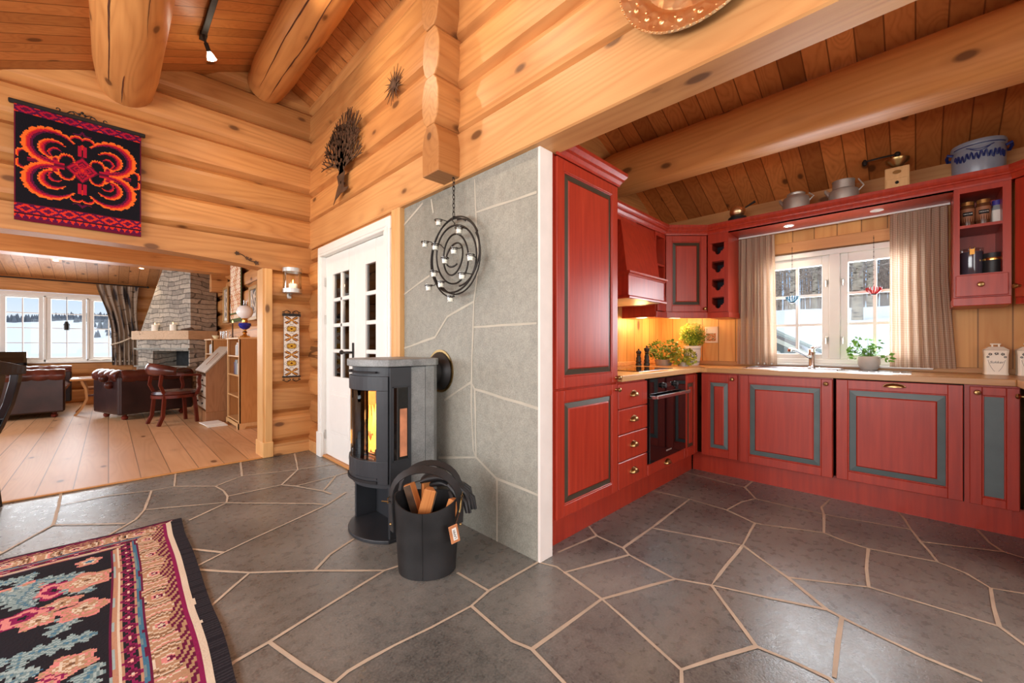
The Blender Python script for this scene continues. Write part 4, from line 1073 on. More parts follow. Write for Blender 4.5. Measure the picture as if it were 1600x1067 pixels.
# rug -------------------------------------------------------------------------
RUGX0, RUGX1, RUGY0, RUGY1 = -1.25, .318, .55, 3.275
rr = random.Random(21)
FL = []
for i in range(200):
    FL.append((rr.uniform(-1.1, -.05), rr.uniform(.9, 2.96), rr.uniform(.05, .115), rr.uniform(0, 2*PI), rr.choice([0, 0, 0, 0, 1, 2, 3, 3])))
PAL = {k: srgb(*v) for k, v in dict(k=(34, 32, 38), cr=(206, 192, 172), ta=(168, 134, 104), mg=(130, 30, 78), pu=(98, 26, 58), te=(108, 132, 136), tl=(150, 170, 170), bl=(66, 110, 136), pk=(206, 132, 128), sa=(176, 134, 108), br=(112, 82, 62), k2=(50, 47, 52)).items()}
def rug_col(x, y):
    X = RUGX0+x; Y = RUGY0+y; P = PAL
    jx = .006*noise.noise(Vector((X*9, Y*9, 0)))
    a = RUGX1-X+jx; c = RUGY1-Y+jx             # distance from the right edge / from the far edge
    # far edge is narrower
    raw = c; a, c = a/.6, (c/.6+.05)/1.55; d = min(a, c*1.55); along = (Y if a < c*1.55 else X)*1.35
    if (d < .085 if a < c*1.55 else raw < .012): return P['k2'] if (along*55) % 1 < .4 else P['k']
    if a < c*1.55:
        if d < .125: return P['cr']
        if d < .150: return P['mg']
    elif d < .10: return P['pu']
    d0 = .150 if a < c*1.55 else .10
    if d < d0+.19:
        t = (d-d0)/.19; s_ = ((along/.33) % 1)-.5; nz = noise.noise(Vector((X*14, Y*14, 3)))
        rip = .035*math.sin(t*46+s_*8)
        q = math.hypot(s_*1.55, (t-.62)*.9)+.05*nz+rip*.5
        if t < .34+.10*math.cos(s_*2*PI)+.05*nz:
            k = (along*12+t*4+.6*nz) % 1
            return P['pu'] if k < .52 else P['mg'] if k < .6 and t < .12 else P['ta']
        if q < .11: return P['pu'] if q > .06 else P['cr']
        k = int((q-.11)*24)
        return [P['pk'], P['cr'], P['ta'], P['sa'], P['ta'], P['cr'], P['k'] if nz > .35 else P['ta'], P['br'], P['ta'], P['cr'], P['br'], P['ta']][k % 12]
    if d < d0+.205: return P['pu']
    if d < d0+.225: return P['bl'] if d < d0+.22 else P['te']
    if d < d0+.315:
        t = (d-d0-.225)/.09; u = (along*9.5) % 1
        e_ = abs(u-.5)*2+abs(t-.5)*2
        if e_ < .34: return P['cr'] if e_ < .2 else P['pk']
        if e_ < .8: return P['pu']
        if e_ < 1.05: return P['mg']
        return P['k'] if abs(t-.5) < .35 else P['sa']
    if d < d0+.345: return P['cr'] if d < d0+.325 else P['sa']
    if d < d0+.362: return P['pu'] if d > d0+.353 else P['tl']
    for fx, fy, r, an, kind in FL:
        dx, dy = X-fx, Y-fy
        if abs(dx) > r*1.6 or abs(dy) > r*1.6: continue
        ca, sa = math.cos(an), math.sin(an); u, v = (dx*ca+dy*sa)/r, (-dx*sa+dy*ca)/r
        if kind == 0:      # feathery leaf
            w = .38*math.sqrt(max(0, 1-u*u))*(1+.35*math.sin(u*16))
            if abs(v) < w: return P['te'] if (u*5+abs(v)*6) % 1 > .45 else P['tl'] if abs(v) > .06 else P['bl']
        else:
            rr_ = math.hypot(u, v); aa = math.atan2(v, u); R = .75*(1+.16*math.cos(5*aa))
            if rr_ < R:
                k = rr_/R
                if kind == 1: return P['k'] if k < .2 else P['mg'] if k < .5 else P['pk'] if k < .8 else P['mg']
                if kind == 2: return P['bl'] if k < .35 else P['cr'] if k < .55 else P['sa'] if k < .85 else P['pk']
                return P['br'] if k < .15 else P['ta'] if (k*7+aa*1.3) % 1.2 > .6 else P['pk'] if k > .6 else P['cr']
    return P['k']
rg = thing('floor_rug', 'patterned kilim rug with dark floral field and black edge on the slate floor', 'rug', (RUGX0, RUGY0, 0))
def rugput(u, v):
    X, Y = u*(RUGX1-RUGX0), v*(RUGY1-RUGY0)
    wob = .035*noise.noise(Vector((Y*1.6, 0, 2)))*(u**4)
    z = .008+.004*noise.noise(Vector((X*6, Y*6, 1)))+.003*math.sin(Y*26+X*6)*max(0, u-.5)
    return (X+wob+.012*math.sin(Y*5)*u**6-.02*(1-v)*u, Y+.02*noise.noise(Vector((X*2, 5, 0)))*v**6, z)
paint_grid('kilim_weave', vcol('kilim_wool', bump=120), RUGX1-RUGX0, RUGY1-RUGY0, .0075, rugput, rug_col, rg, solid=.007)

# dining chair at the left edge ---------------------------------------------
ch = thing('dining_chair', 'black lacquered dining chair with tall curved back at the left edge, before the loveseat', 'chair', (-.85, 4.355, 0), -.62)
lac = plain('black_lacquer', srgb(22, 22, 26), .16, var=.05, spec=.6); M['lac'] = lac
b = B(); b.prism([(-.24, -.22), (.24, -.22), (.21, .21), (-.21, .21)], 'z', .43, .47); b.xf(Matrix.Rotation(-PI/2, 4, 'Z')); b.obj('seat', lac, ch, bevel=.012)
def cback(z): return .19+.17*(1-max(0, (.97-z)/.54)**1.8) if z > .43 else .19+.02*(z-.43)
for s in (-1, 1):
    b = B(); pts = [(cback(z)+(.06*(1-z/.43) if z < .43 else 0), s*.205, z) for z in [0, .15, .3, .43, .55, .7, .85, .95]]
    strap(b, pts, .032, .048, (0, 1, 0)); b.obj('leg', lac, ch, bevel=.004)
    b = B(); b.prism([(-.20, s*.20-.02), (-.16, s*.20-.02), (-.16, s*.20+.02), (-.20, s*.20+.02)], 'z', 0, .43); b.obj('leg', lac, ch, bevel=.004)
b = B()
def slatf(y0, y1, za, zb, n=10):
    pts = [(cback(za+(zb-za)*i/n), 0, za+(zb-za)*i/n) for i in range(n+1)]
    strap(b, [(p[0], (y0+y1)/2, p[2]) for p in pts], y1-y0, .014, (0, 1, 0))
slatf(-.19, .19, .52, .60, 4); slatf(-.13, .13, .55, .93, 10)
b.obj('back_splat', lac, ch)
b = B(); vs = []
m = 16
for j in range(m+1):
    y = -.235+.47*j/m; h = .055+.05*math.cos((y/.235)*PI/2)**1.2
    for (dx, dz) in ((-.014, 0), (.014, 0), (.018, h), (-.010, h)): vs.append((cback(.93)+dx+.012*(y/.2)**2, y, .90+dz))
b._add(vs, [(j*4+k, j*4+(k+1) % 4, j*4+4+(k+1) % 4, j*4+4+k) for j in range(m) for k in range(4)]+[(0, 1, 2, 3), (m*4, m*4+1, m*4+2, m*4+3)])
b.obj('top_rail', lac, ch, bevel=.006)

# ================================================================== KITCHEN
YF, XF, ZC = 1.323, 3.593, .907
RED, GRV = M['red'], M['groove']
def LF(name, label, cat, group=None):            # left run: local = world axes, front towards -y
    return thing(name, label, cat, (0, YF, 0), 0, group)
def WF(name, label, cat, group=None):            # window run: local x runs towards -y, front towards -x
    return thing(name, label, cat, (XF, 0, 0), -PI/2, group)
def panel_door(t, x0, x1, z0, z1, y=0, name='door', solid_green=False, st=.062, gw=.030):
    """framed door with a green moulding round a raised centre panel; the front face is at local y"""
    b = B(); T = .020
    b.box(x0, x1, y+.012, y+T, z0, z1)
    for a in ((x0, x0+st, z0, z1), (x1-st, x1, z0, z1), (x0+st, x1-st, z0, z0+st), (x0+st, x1-st, z1-st, z1)): b.box(a[0], a[1], y, y+.013, a[2], a[3], .0025)
    xa, xb, za, zb = x0+st, x1-st, z0+st, z1-st
    w = .008
    for a in ((xa, xa+w, za, zb), (xb-w, xb, za, zb), (xa+w, xb-w, za, za+w), (xa+w, xb-w, zb-w, zb)): b.box(a[0], a[1], y+.003, y+.013, a[2], a[3], .002)
    xa, xb, za, zb = xa+w, xb-w, za+w, zb-w
    if not solid_green:
        g = gw; b._add([(xa+g, y+.006, za+g), (xb-g, y+.006, za+g), (xb-g, y+.006, zb-g), (xa+g, y+.006, zb-g),
                        (xa+g+.007, y+.001, za+g+.007), (xb-g-.007, y+.001, za+g+.007), (xb-g-.007, y+.001, zb-g-.007), (xa+g+.007, y+.001, zb-g-.007)],
                       [(4, 5, 6, 7), (0, 1, 5, 4), (1, 2, 6, 5), (2, 3, 7, 6), (3, 0, 4, 7)])
    o = b.obj(name, RED, t)
    b = B()
    if solid_green: b.box(xa, xb, y+.008, y+.013, za, zb)
    else:
        g = gw; vs = [(xa, y+.0115, za), (xb, y+.0115, za), (xb, y+.0115, zb), (xa, y+.0115, zb), (xa+g, y+.0045, za+g), (xb-g, y+.0045, za+g), (xb-g, y+.0045, zb-g), (xa+g, y+.0045, zb-g)]
        b._add(vs, [(0, 1, 5, 4), (1, 2, 6, 5), (2, 3, 7, 6), (3, 0, 4, 7)])
    q = b.obj('green_moulding', M['groove2'] if abs(t.rotation_euler.z+PI/2) < .1 or abs(t.rotation_euler.z-PI) < .1 else GRV, o); q['label'] = 'dark green moulding'
    return o
def knob(par, x, z, y=0, r=.015):
    b = B(); b.lathe([(.001, 0), (.009, 0), (.006, .008), (.006, .014), (r*.8, .018), (r, .026), (r*.75, .033), (.001, .036)], (x, y, z), 16, '-y')
    return b.obj('knob', M['brass'], par, smooth=True)
def cup(par, x, z, y=0, w=.042, h=.030):
    b = B()
    def f(u, v):
        a = PI*u; e_ = PI/2*v
        return (x+w*math.cos(a)*math.cos(e_)**.7, y-.026*math.sin(e_)**.8*1.0-.001, z-.012+h*math.sin(a)*math.cos(e_)**.6 + .0)
    b.grid(f, 16, 8); b.grid(lambda u, v: (x+(w+.006)*math.cos(PI*u)*(1-.12*v), y-.002, z-.012+(h+.006)*math.sin(PI*u)*(1-.12*v)), 16, 1)
    return b.obj('cup_handle', M['brass'], par, smooth=True, solid=.002)
def carcass(t, x0, x1, z0, z1, d=.57, y0=.021):
    b = B(); b.box(x0+.001, x1-.001, y0, d, z0, z1); return b.obj('carcass', RED, t)

# tall cabinet
t = LF('tall_cabinet', 'tall red two-door cabinet with crown moulding next to the white wall end', 'cabinet')
carcass(t, 1.643, 2.265, .165, 2.125, .60)
o = panel_door(t, 1.655, 2.263, .868, 2.090); knob(o, 2.243, .897)
o = panel_door(t, 1.655, 2.263, .182, .858); knob(o, 2.243, .822)
CROWN = [(0, 0), (.006, 0), (.010, .012), (.020, .030), (.028, .034), (.028, .042), (.036, .050), (.044, .062), (.044, .082), (0, .082)]
b = B(); b.sweep(CROWN, [(1.646, 0), (2.267, 0), (2.267, .60)], 2.092); b.obj('crown_moulding', RED, t)
# plinths
t = LF('plinth', 'red plinth board under the drawers, oven and tall cabinet', 'plinth'); b = B(); b.box(1.645, 3.66, .082, .10, 0, .166); b.obj('plinth_board', RED, t)
t = WF('plinth', 'red plinth board under the sink cabinets below the window', 'plinth'); b = B(); b.box(-1.40, .394, .084, .10, 0, .163); b.box(.3945, 1.0, .084, .10, 0, .163); b.obj('plinth_board', RED, t)
# drawers
t = LF('drawer_cabinet', 'narrow red cabinet of four drawers with brass cup handles beside the oven', 'cabinet')
carcass(t, 2.27, 2.662, .166, .866)
for z0, z1 in ((.691, .853), (.529, .686), (.356, .524), (.182, .351)):
    b = B(); b.box(2.273, 2.659, 0, .020, z0, z1, .004); o = b.obj('drawer', RED, t); cup(o, 2.466, (z0+z1)/2+.004)
# oven housing with drawer, and the oven
t = LF('oven_cabinet', 'red housing under the oven with one shallow drawer and cup handle', 'cabinet')
b = B(); b.box(2.6635, 3.291, .021, .57, .166, .262); b.obj('carcass', RED, t)
b = B(); b.box(2.666, 3.289, 0, .020, .180, .260, .004); o = b.obj('drawer', RED, t); cup(o, 2.975, .224)
t = LF('built_in_oven', 'black glass built-in oven with steel bar handle under the hob', 'oven')
b = B(); b.box(2.668, 3.287, .004, .54, .266, .862); b.obj('oven_body', M['dark'], t)
b = B(); b.box(2.668, 3.287, -.014, .004, .268, .728, .003); dr = b.obj('oven_door', M['blackglass'], t)
b = B(); b.box(2.690, 3.265, -.062, -.045, .722, .746, .003); b.box(2.690, 2.707, -.045, -.012, .722, .742); b.box(3.248, 3.265, -.045, -.012, .722, .742); b.obj('handle', M['steel'], dr)
b = B(); b.box(2.93, 3.02, -.0155, -.014, .312, .322); b.obj('maker_plate', M['alu'], dr)
b = B(); b.box(2.668, 3.287, -.014, .004, .734, .862, .003); cp = b.obj('control_panel', M['blackglass'], t)
for x in (2.87, 3.07):
    b = B(); b.lathe([(.001, 0), (.022, 0), (.022, .004), (.018, .006), (.016, .026), (.001, .027)], (x, -.014, .805), 18, '-y'); b.obj('dial', M['black'], cp, smooth=True)
b = B(); b.box(2.925, 3.015, -.0155, -.014, .792, .820); b.obj('display', plain('oven_display', srgb(60, 30, 26), .2), cp)
# slim door in the corner
t = LF('corner_cabinet', 'slim red cabinet with one narrow panelled door right of the oven', 'cabinet')
b = B(); b.box(3.296, 3.60, .021, .57, .166, .866); b.obj('carcass', RED, t); panel_door(t, 3.298, 3.572, .182, .853)
# window run (local x = -Y)
t = WF('corner_cabinet', 'narrow red panelled door cabinet in the corner left of the sink', 'cabinet')
b = B(); b.box(-1.30, -1.019, .021, .56, .166, .866); b.obj('carcass', RED, t); o = panel_door(t, -1.298, -1.020, .166, .855); knob(o, -1.052, .822)
t = WF('sink_cabinet', 'wide red panelled door cabinet under the sink', 'cabinet')
b = B(); b.box(-1.017, -.411, .021, .56, .166, .866); b.obj('carcass', RED, t); o = panel_door(t, -1.000, -.413, .164, .858, gw=.036); knob(o, -.447, .826)
t = WF('dishwasher', 'wide red panelled dishwasher front with a brass cup handle right of the sink', 'dishwasher')
b = B(); b.box(-.395, .205, .021, .56, .166, .866); b.obj('carcass', M['dark'], t); o = panel_door(t, -.392, .200, .170, .860, gw=.036); cup(o, -.098, .838, w=.05, h=.022)
t = WF('narrow_cabinet', 'narrow red cabinet with a plain green panel at the right end', 'cabinet')
b = B(); b.box(.2055, .415, .019, .56, .166, .866); b.obj('carcass', RED, t); o = panel_door(t, .226, .412, .168, .856, solid_green=True, st=.048); knob(o, .254, .824)
# right leg, mostly outside the picture
t = thing('base_cabinet', 'red base cabinet turning the corner at the right edge', 'cabinet', (3.60, -.42, 0), PI)
b = B(); b.box(0.004, .62, .021, .60, 0, .866); b.obj('carcass', RED, t); o = panel_door(t, .06, .60, .182, .853); knob(o, .10, .82)
# worktop: one continuous piece
t = thing('kitchen_worktop', 'continuous oak worktop running round the kitchen under the window', 'worktop', (0, 0, 0))
b = B(); b.prism([(2.272, YF-.028), (3.56, YF-.028), (3.56, 1.24), (3.66, 1.30), (3.66, 1.904), (2.272, 1.904)], 'z', .869, ZC)
b.obj('left_section', M['counter'], t, bevel=.003)
b = B(); b.prism([(3.563, 1.293), (3.563, -.395), (4.163, -1.0), (4.163, 1.904), (3.66, 1.904), (3.66, 1.39)], 'z', .869, ZC); b.obj('window_section', M['counter_y'], t, bevel=.003)
b = B(); b.prism([(3.563, -.398), (2.9, -.398), (2.9, -1.05), (4.163, -1.05), (4.163, -1.003)], 'z', .869, ZC); b.obj('right_section', M['counter'], t, bevel=.003)
# hob
t = thing('induction_hob', 'black glass hob let into the worktop above the oven', 'hob', (2.68, 1.40, ZC))
b = B(); b.box(0, .58, 0, .44, 0, .006, .002); b.obj('hob_glass', M['blackglass'], t)
b = B(); b.box(-.004, .584, -.004, .444, -.0, .003); b.obj('hob_frame', M['steel'], t)
# sink and tap
t = thing('kitchen_sink', 'stainless steel sink with draining board let into the worktop below the window', 'sink', (3.72, .02, ZC))
b = B()
b.box(0, .40, 0, 1.0, 0, .004); b.obj('sink_top', M['steel'], t)
b = B(); b.box(.045, .055, .38, .98, .003, .012, .002); b.box(.345, .355, .38, .98, .003, .012, .002); b.box(.045, .355, .38, .39, .003, .012, .002); b.box(.045, .355, .97, .98, .003, .012, .002); b.obj('bowl_rim', M['chrome'], t)
b = B(); b.box(.06, .34, .40, .96, .0042, .0052); b.obj('bowl', plain('sink_shadow_steel', srgb(120, 120, 122), .3, 1), t)  # flat plate, the bowl's shade is put into its darker steel
b = B()
for i in range(7): b.box(.07, .33, .05+i*.04, .056+i*.04, .004, .007, .001)
b.obj('drainer_ribs', M['chrome'], t)
t = thing('kitchen_tap', 'chrome single lever mixer tap at the sink in front of the window', 'tap', (4.07, .60, ZC+.004))
b = B(); b.lathe([(.001, 0), (.028, 0), (.028, .008), (.023, .012), (.022, .10), (.025, .12), (.024, .155), (.001, .162)], seg=20); b.obj('tap_body', M['chrome'], t, smooth=True)
b = B(); b.tube([(-.01, .005, .085), (-.06, .025, .100), (-.20, .075, .145), (-.255, .095, .158), (-.275, .102, .152), (-.278, .103, .138)], [.014, .013, .011, .011, .012, .012], 12); b.obj('spout', M['chrome'], t, smooth=True)
b = B(); b.tube([(0, 0, .158), (.0, -.02, .170), (-.005, -.06, .178)], [.018, .012, .008], 10); b.obj('lever', M['chrome'], t, smooth=True)

# wall cabinets: left wall plane Y=1.60, window wall plane X=3.83, corner door on the diagonal
LOWZ = 1.345
t = thing('extractor_hood', 'red tapered extractor hood with a white-lit glossy mantle over the hob', 'hood', (0, 0, 0))
b = B(); b.box(2.565, 3.125, 1.415, 1.92, 1.445, 1.60, .002); mt = b.obj('mantle', RED, t)
b = B(); MP = [(0, 0), (.010, 0), (.014, .012), (.004, .020), (.0, .024)]
MT = [(0, 0), (.004, .002), (.010, .010), (.022, .018), (.022, .030), (0, .030)]
path = [(2.565, 1.92), (2.565, 1.415), (3.125, 1.415), (3.125, 1.92)]
b.sweep(MT, path, 1.588); b.sweep([(0, 0), (.016, 0), (.016, .012), (.006, .022), (0, .022)], path, 1.428); b.obj('mantle_moulding', RED, mt)
b = B(); b.box(2.59, 3.10, 1.44, 1.90, 1.43, 1.444); b.obj('filter', M['alu'], t)
b = B()
bot = [(2.59, 1.44), (3.10, 1.44), (3.10, 1.92), (2.59, 1.92)]; top = [(2.79, 1.61), (3.355, 1.61), (3.355, 1.92), (2.79, 1.92)]
b._add([(x, y, 1.612) for x, y in bot]+[(x, y, 2.095) for x, y in top], [(0, 1, 5, 4), (1, 2, 6, 5), (2, 3, 7, 6), (3, 0, 4, 7), (4, 5, 6, 7)])
b.obj('tapered_canopy', RED, t)
b = B(); b.box(2.67, 3.02, 1.60, 1.61, 2.06, 2.095); b.obj('frieze', RED, t)
spot('hood_lamp', (2.85, 1.62, 1.42), (2.85, 1.66, .9), 9, (1, .66, .3), 2.4, .6, .03)
# niche cabinet
t = thing('niche_cabinet', 'small red open niche cabinet with one shelf and tiny drawer beside the hood', 'cabinet', (0, 0, 0))
b = B()
b.box(3.36, 3.378, 1.60, 1.92, LOWZ, 2.10); b.box(3.538, 3.556, 1.60, 1.92, LOWZ, 2.10); b.box(3.378, 3.538, 1.90, 1.92, LOWZ, 2.10)
for z in (LOWZ, 1.535, 1.80, 2.06): b.box(3.378, 3.538, 1.60, 1.90, z, z+.018 if z < 2 else 2.10)
b.obj('shelf_frame', RED, t)
b = B(); b.box(3.38, 3.536, 1.582, 1.60, 1.40, 1.53, .003); o = b.obj('drawer', RED, t); knob(o, 3.458, 1.468, 1.582, .012)
b = B(); b.box(3.352, 3.56, 1.582, 1.60, LOWZ-.004, 1.395, .003); b.obj('light_rail', RED, t)
t = thing('china_pitcher', 'pale china pitcher on the upper niche shelf beside the hood', 'pitcher', (3.445, 1.70, 1.818)); b = B()
b.lathe([(.001, 0), (.03, 0), (.042, .03), (.044, .07), (.03, .11), (.026, .13), (.031, .14), (.027, .14), (.022, .13)], seg=18); b.obj('vessel', M['ceramic'], t, smooth=True)
b = B(); b.tube(arc((.05, .075), .03, -1.4, 1.6, 10, 0, 'xz'), .005, 6); b.obj('handle', M['ceramic'], t, smooth=True)
# diagonal corner cabinet
c45 = thing('corner_wall_cabinet', 'red corner wall cabinet with one brown-lined panelled door above the herb pots', 'cabinet', (3.56, 1.60, 0), -PI/4)
wd = math.hypot(.27, .27)
b = B(); b.prism([(0, 0.021), (wd, .021), (wd+.22, .24), (wd+.1, .44), (-.1, .44), (-.22, .24)], 'z', LOWZ+.05, 2.10); b.obj('carcass', RED, c45)
o = panel_door(c45, .006, wd-.006, 1.402, 2.088, st=.055, gw=.026); knob(o, wd-.03, 1.428)
b = B(); b.box(-.002, wd+.002, -.008, .018, LOWZ-.003, 1.396, .003); b.obj('light_rail', RED, c45)
point('cabinet_downlight', (3.86, 1.64, LOWZ-.03), 7.5, (1, .68, .30), .05)
point('cabinet_downlight', (3.46, 1.78, LOWZ-.03), 4.5, (1, .68, .30), .05)
# wine rack
t = thing('wine_rack', 'narrow red wall cabinet with four notched bottle slots beside the curtain', 'wine rack', (3.83, 0, 0), -PI/2)
b = B(); x0, x1 = -1.328, -1.158
b.box(x0, x0+.018, 0, .33, LOWZ+.05, 2.10); b.box(x1-.016, x1, 0, .33, LOWZ+.05, 2.10); b.box(x0, x1, .31, .33, LOWZ+.05, 2.10)
zs = [1.955, 1.795, 1.635, 1.475]
edges = [2.10]+[z+.052 for z in zs]
b.box(x0+.018, x1-.016, 0, .31, 2.01, 2.10)
cx, w_, r_ = (x0+.018+x1-.016)/2, .050, .024
for i, z in enumerate(zs):
    zb = (zs[i+1]+.052) if i < 3 else LOWZ+.05; zt = z+.052; zs_ = z-.020
    b.box(x0+.018, cx-w_, 0, .018, zb, zt); b.box(cx+w_, x1-.016, 0, .018, zb, zt)
    b.box(cx-w_, cx-w_+.010, 0, .018, zb, zs_+.012); b.box(cx+w_-.010, cx+w_, 0, .018, zb, zs_+.012)
    b.box(cx-w_+.010, cx-r_, 0, .018, zb, zs_); b.box(cx+r_, cx+w_-.010, 0, .018, zb, zs_)
    for k in range(8):
        a0, a1 = PI+PI*k/8, PI+PI*(k+1)/8
        b.prism([(cx+r_*math.cos(a0), zb), (cx+r_*math.cos(a1), zb), (cx+r_*math.cos(a1), zs_-.004+r_*1.1*math.sin(a1)), (cx+r_*math.cos(a0), zs_-.004+r_*1.1*math.sin(a0))], 'y', 0, .018)
    b.box(x0+.018, x1-.016, .03, .31, zb-.004, zb)
b.obj('slotted_front', RED, t)
b = B(); b.box(x0+.018, x1-.016, .20, .21, LOWZ+.05, 2.09); b.obj('dark_interior', M['navy'], t)
b = B(); b.box(x0, x1+.008, -.01, .33, LOWZ-.003, LOWZ+.048, .003); b.obj('light_rail', RED, t)
# crown and pelmet over the window
t = thing('window_pelmet', 'long red crown moulding and pelmet running over the window between the wall cabinets', 'pelmet', (0, 0, 0))
b = B(); b.sweep(CROWN, [(2.27, 1.60), (3.56, 1.60), (3.83, 1.33), (3.83, -.41), (3.56, -.68), (3.2, -.68)], 2.092); b.obj('crown_moulding', RED, t)
b = B(); b.prism([(2.27, 1.601), (3.561, 1.601), (3.831, 1.331), (3.831, -.411), (3.561, -.681), (3.56, -1.04), (4.152, -1.04), (4.152, 1.90), (2.27, 1.90)], 'z', 2.155, 2.170); b.obj('top_board', RED, t)
b = B(); b.box(3.832, 4.16, -.172, 1.156, 2.085, 2.100); b.box(3.832, 3.846, -.172, 1.156, 2.085, 2.155); b.obj('soffit', RED, t)
for i, y in enumerate((.74, .20)):
    q = thing('downlight', ('lit' if i == 0 else 'unlit')+' round recessed downlight in the red pelmet over the '+('left' if i == 0 else 'right')+' window sash', 'downlight', (3.97, y, 2.085))
    b = B(); b.lathe([(.028, 0), (.038, 0), (.038, -.005), (.028, -.004), (.028, 0)], seg=22); b.obj('trim_ring', M['white'], q, smooth=True)
    b = B(); b.lathe([(.001, -.001), (.028, -.001), (.028, -.003), (.001, -.003)], seg=22); b.obj('lens', M['bulb'] if i == 0 else M['white'], q)
spot('pelmet_beam', (3.97, .74, 2.07), (3.97, .74, 0), 10, (1, .82, .6), 1.9, .7, .03)
# right wall cabinet with open shelves
t = thing('open_shelf_cabinet', 'red wall cabinet with open shelves and one small drawer right of the window', 'cabinet', (3.83, 0, 0), -PI/2)
b = B(); x0, x1 = .173, .407
b.box(x0, x0+.026, 0, .33, 1.40, 2.10); b.box(x1-.034, x1, 0, .33, 1.40, 2.10); b.box(x0+.026, x1-.034, .315, .33, 1.40, 2.10)
b.box(x0+.026, x1-.034, 0, .315, 2.06, 2.10); b.box(x0+.026, x1-.034, .004, .315, 1.838, 1.856); b.box(x0+.026, x1-.034, 0, .315, 1.40, 1.546)
b.obj('shelf_frame', RED, t)
b = B(); b.box(x0+.008, x1-.012, -.018, -.001, 1.405, 1.538, .003); o = b.obj('drawer', RED, t); knob(o, (x0+x1)/2-.006, 1.474, -.018, .016)
b = B(); b.box(x0-.006, x1, -.018, .33, LOWZ, 1.398, .004); b.obj('light_rail', RED, t)
c2 = thing('corner_wall_cabinet', 'red corner wall cabinet cut off by the right edge of view', 'cabinet', (3.83, -.41, 0), -PI*3/4)
b = B(); b.box(0, .38, .021, .10, LOWZ, 2.10); b.obj('carcass', RED, c2)
o = panel_door(c2, .012, .376, 1.385, 2.088, st=.055, gw=.026); knob(o, .035, 1.45)
# jars on the shelves
def sx(x, d): return (3.83+d, -x)
def jar(name, x, d, z, prof, mat, label, cat, extra=None, seg=20):
    q = thing(name, label, cat, (3.83+d, -x, z)); b = B(); b.lathe(prof, seg=seg); b.obj('vessel', mat, q, smooth=True)
    if extra: extra(q)
    return q
coffee = plain('coffee_brown', srgb(96, 56, 34), .25, var=.1); goldlid = plain('gold_lid', srgb(196, 150, 90), .3, .8)
def coffee_lid(q):
    b = B(); b.lathe([(.001, .142), (.030, .142), (.030, .165), (.001, .168)], seg=20); b.obj('lid', goldlid, q, smooth=True)
    b = B(); b.lathe([(.0335, .035), (.0335, .12)], seg=20, a0=PI*.5, a1=PI*1.5); l = b.obj('paper_label', plain('jar_label', srgb(150, 96, 64), .5), q, smooth=True)
    b = B(); b.lathe([(.0342, .072), (.0342, .098)], seg=14, a0=PI*.78, a1=PI*1.22); b.obj('label_patch', M['dark'], l, smooth=True)
    f = bpy.data.curves.new('jar_lettering', 'FONT'); f.body = 'NESCAFE'; f.size = .0095; f.extrude = .0002; f.align_x = 'CENTER'; f.align_y = 'CENTER'; f.materials.append(M['paper'])
    to_mesh_text(f, l, (-.0352, 0, .085), (PI/2, 0, -PI/2), 'lettering')
cprof = [(.001, 0), (.032, 0), (.034, .01), (.033, .125), (.028, .140), (.001, .142)]
jar('coffee_jar', .238, .11, 1.856, cprof, coffee, 'left coffee jar with gold lid on the upper open shelf', 'jar', coffee_lid)
jar('coffee_jar', .305, .10, 1.856, [(r, z*1.05) for r, z in cprof], coffee, 'front coffee jar with oval label beside the white bottle on the upper shelf', 'jar', coffee_lid)
def cap(q):
    b = B(); b.lathe([(.001, .122), (.021, .122), (.021, .152), (.001, .155)], seg=18); b.obj('cap', plain('violet_cap', srgb(70, 60, 150), .4), q, smooth=True)
    b = B(); b.lathe([(.0275, .012), (.0275, .09)], seg=20); b.obj('paper_label', M['paper'], q, smooth=True)
jar('sweetener_bottle', .362, .12, 1.856, [(.001, 0), (.027, 0), (.027, .095), (.018, .115), (.018, .122), (.001, .122)], plain('grey_plastic', srgb(150, 156, 160), .3), 'white labelled bottle with violet cap on the upper open shelf', 'bottle', cap)
def clasp(q):
    b = B(); b.lathe([(.052, .152), (.054, .156), (.054, .172), (.001, .178)], seg=24); b.obj('lid', M['clear'], q, smooth=True)
    b = B(); b.tube([(-.056, -.01, .135), (-.058, -.01, .175), (-.05, -.01, .18)], .002, 5); b.tube([(-.056, .01, .135), (-.058, .01, .175), (-.05, .01, .18)], .002, 5); b.box(-.060, -.056, -.01, .01, .13, .165); b.obj('wire_clasp', M['gold'], q)
    b = B(); b.lathe([(.001, .005), (.048, .005), (.048, .06), (.001, .063)], seg=20); b.obj('contents', M['dark'], q, smooth=True)
jar('storage_jar', .255, .12, 1.547, [(.001, 0), (.05, 0), (.053, .008), (.053, .15), (.049, .15), (.049, .008), (.001, .006)], plain('smoked_glass', srgb(70, 66, 78), .08, spec=.8), 'tall smoked glass storage jar with wire clasp on the lower open shelf', 'jar', clasp)
def tin(q):
    b = B(); b.lathe([(.047, .112), (.048, .118), (.048, .13), (.001, .136)], seg=24); b.obj('lid', M['black'], q, smooth=True)
    b = B(); b.lathe([(.0462, .085), (.0468, .09), (.0468, .096), (.0462, .10)], seg=24); b.obj('gold_band', M['gold'], q, smooth=True)
jar('tea_tin', .345, .11, 1.547, [(.001, 0), (.045, 0), (.046, .004), (.046, .112), (.001, .114)], M['black'], 'low round black tin with gold band on the lower open shelf', 'tin', tin)
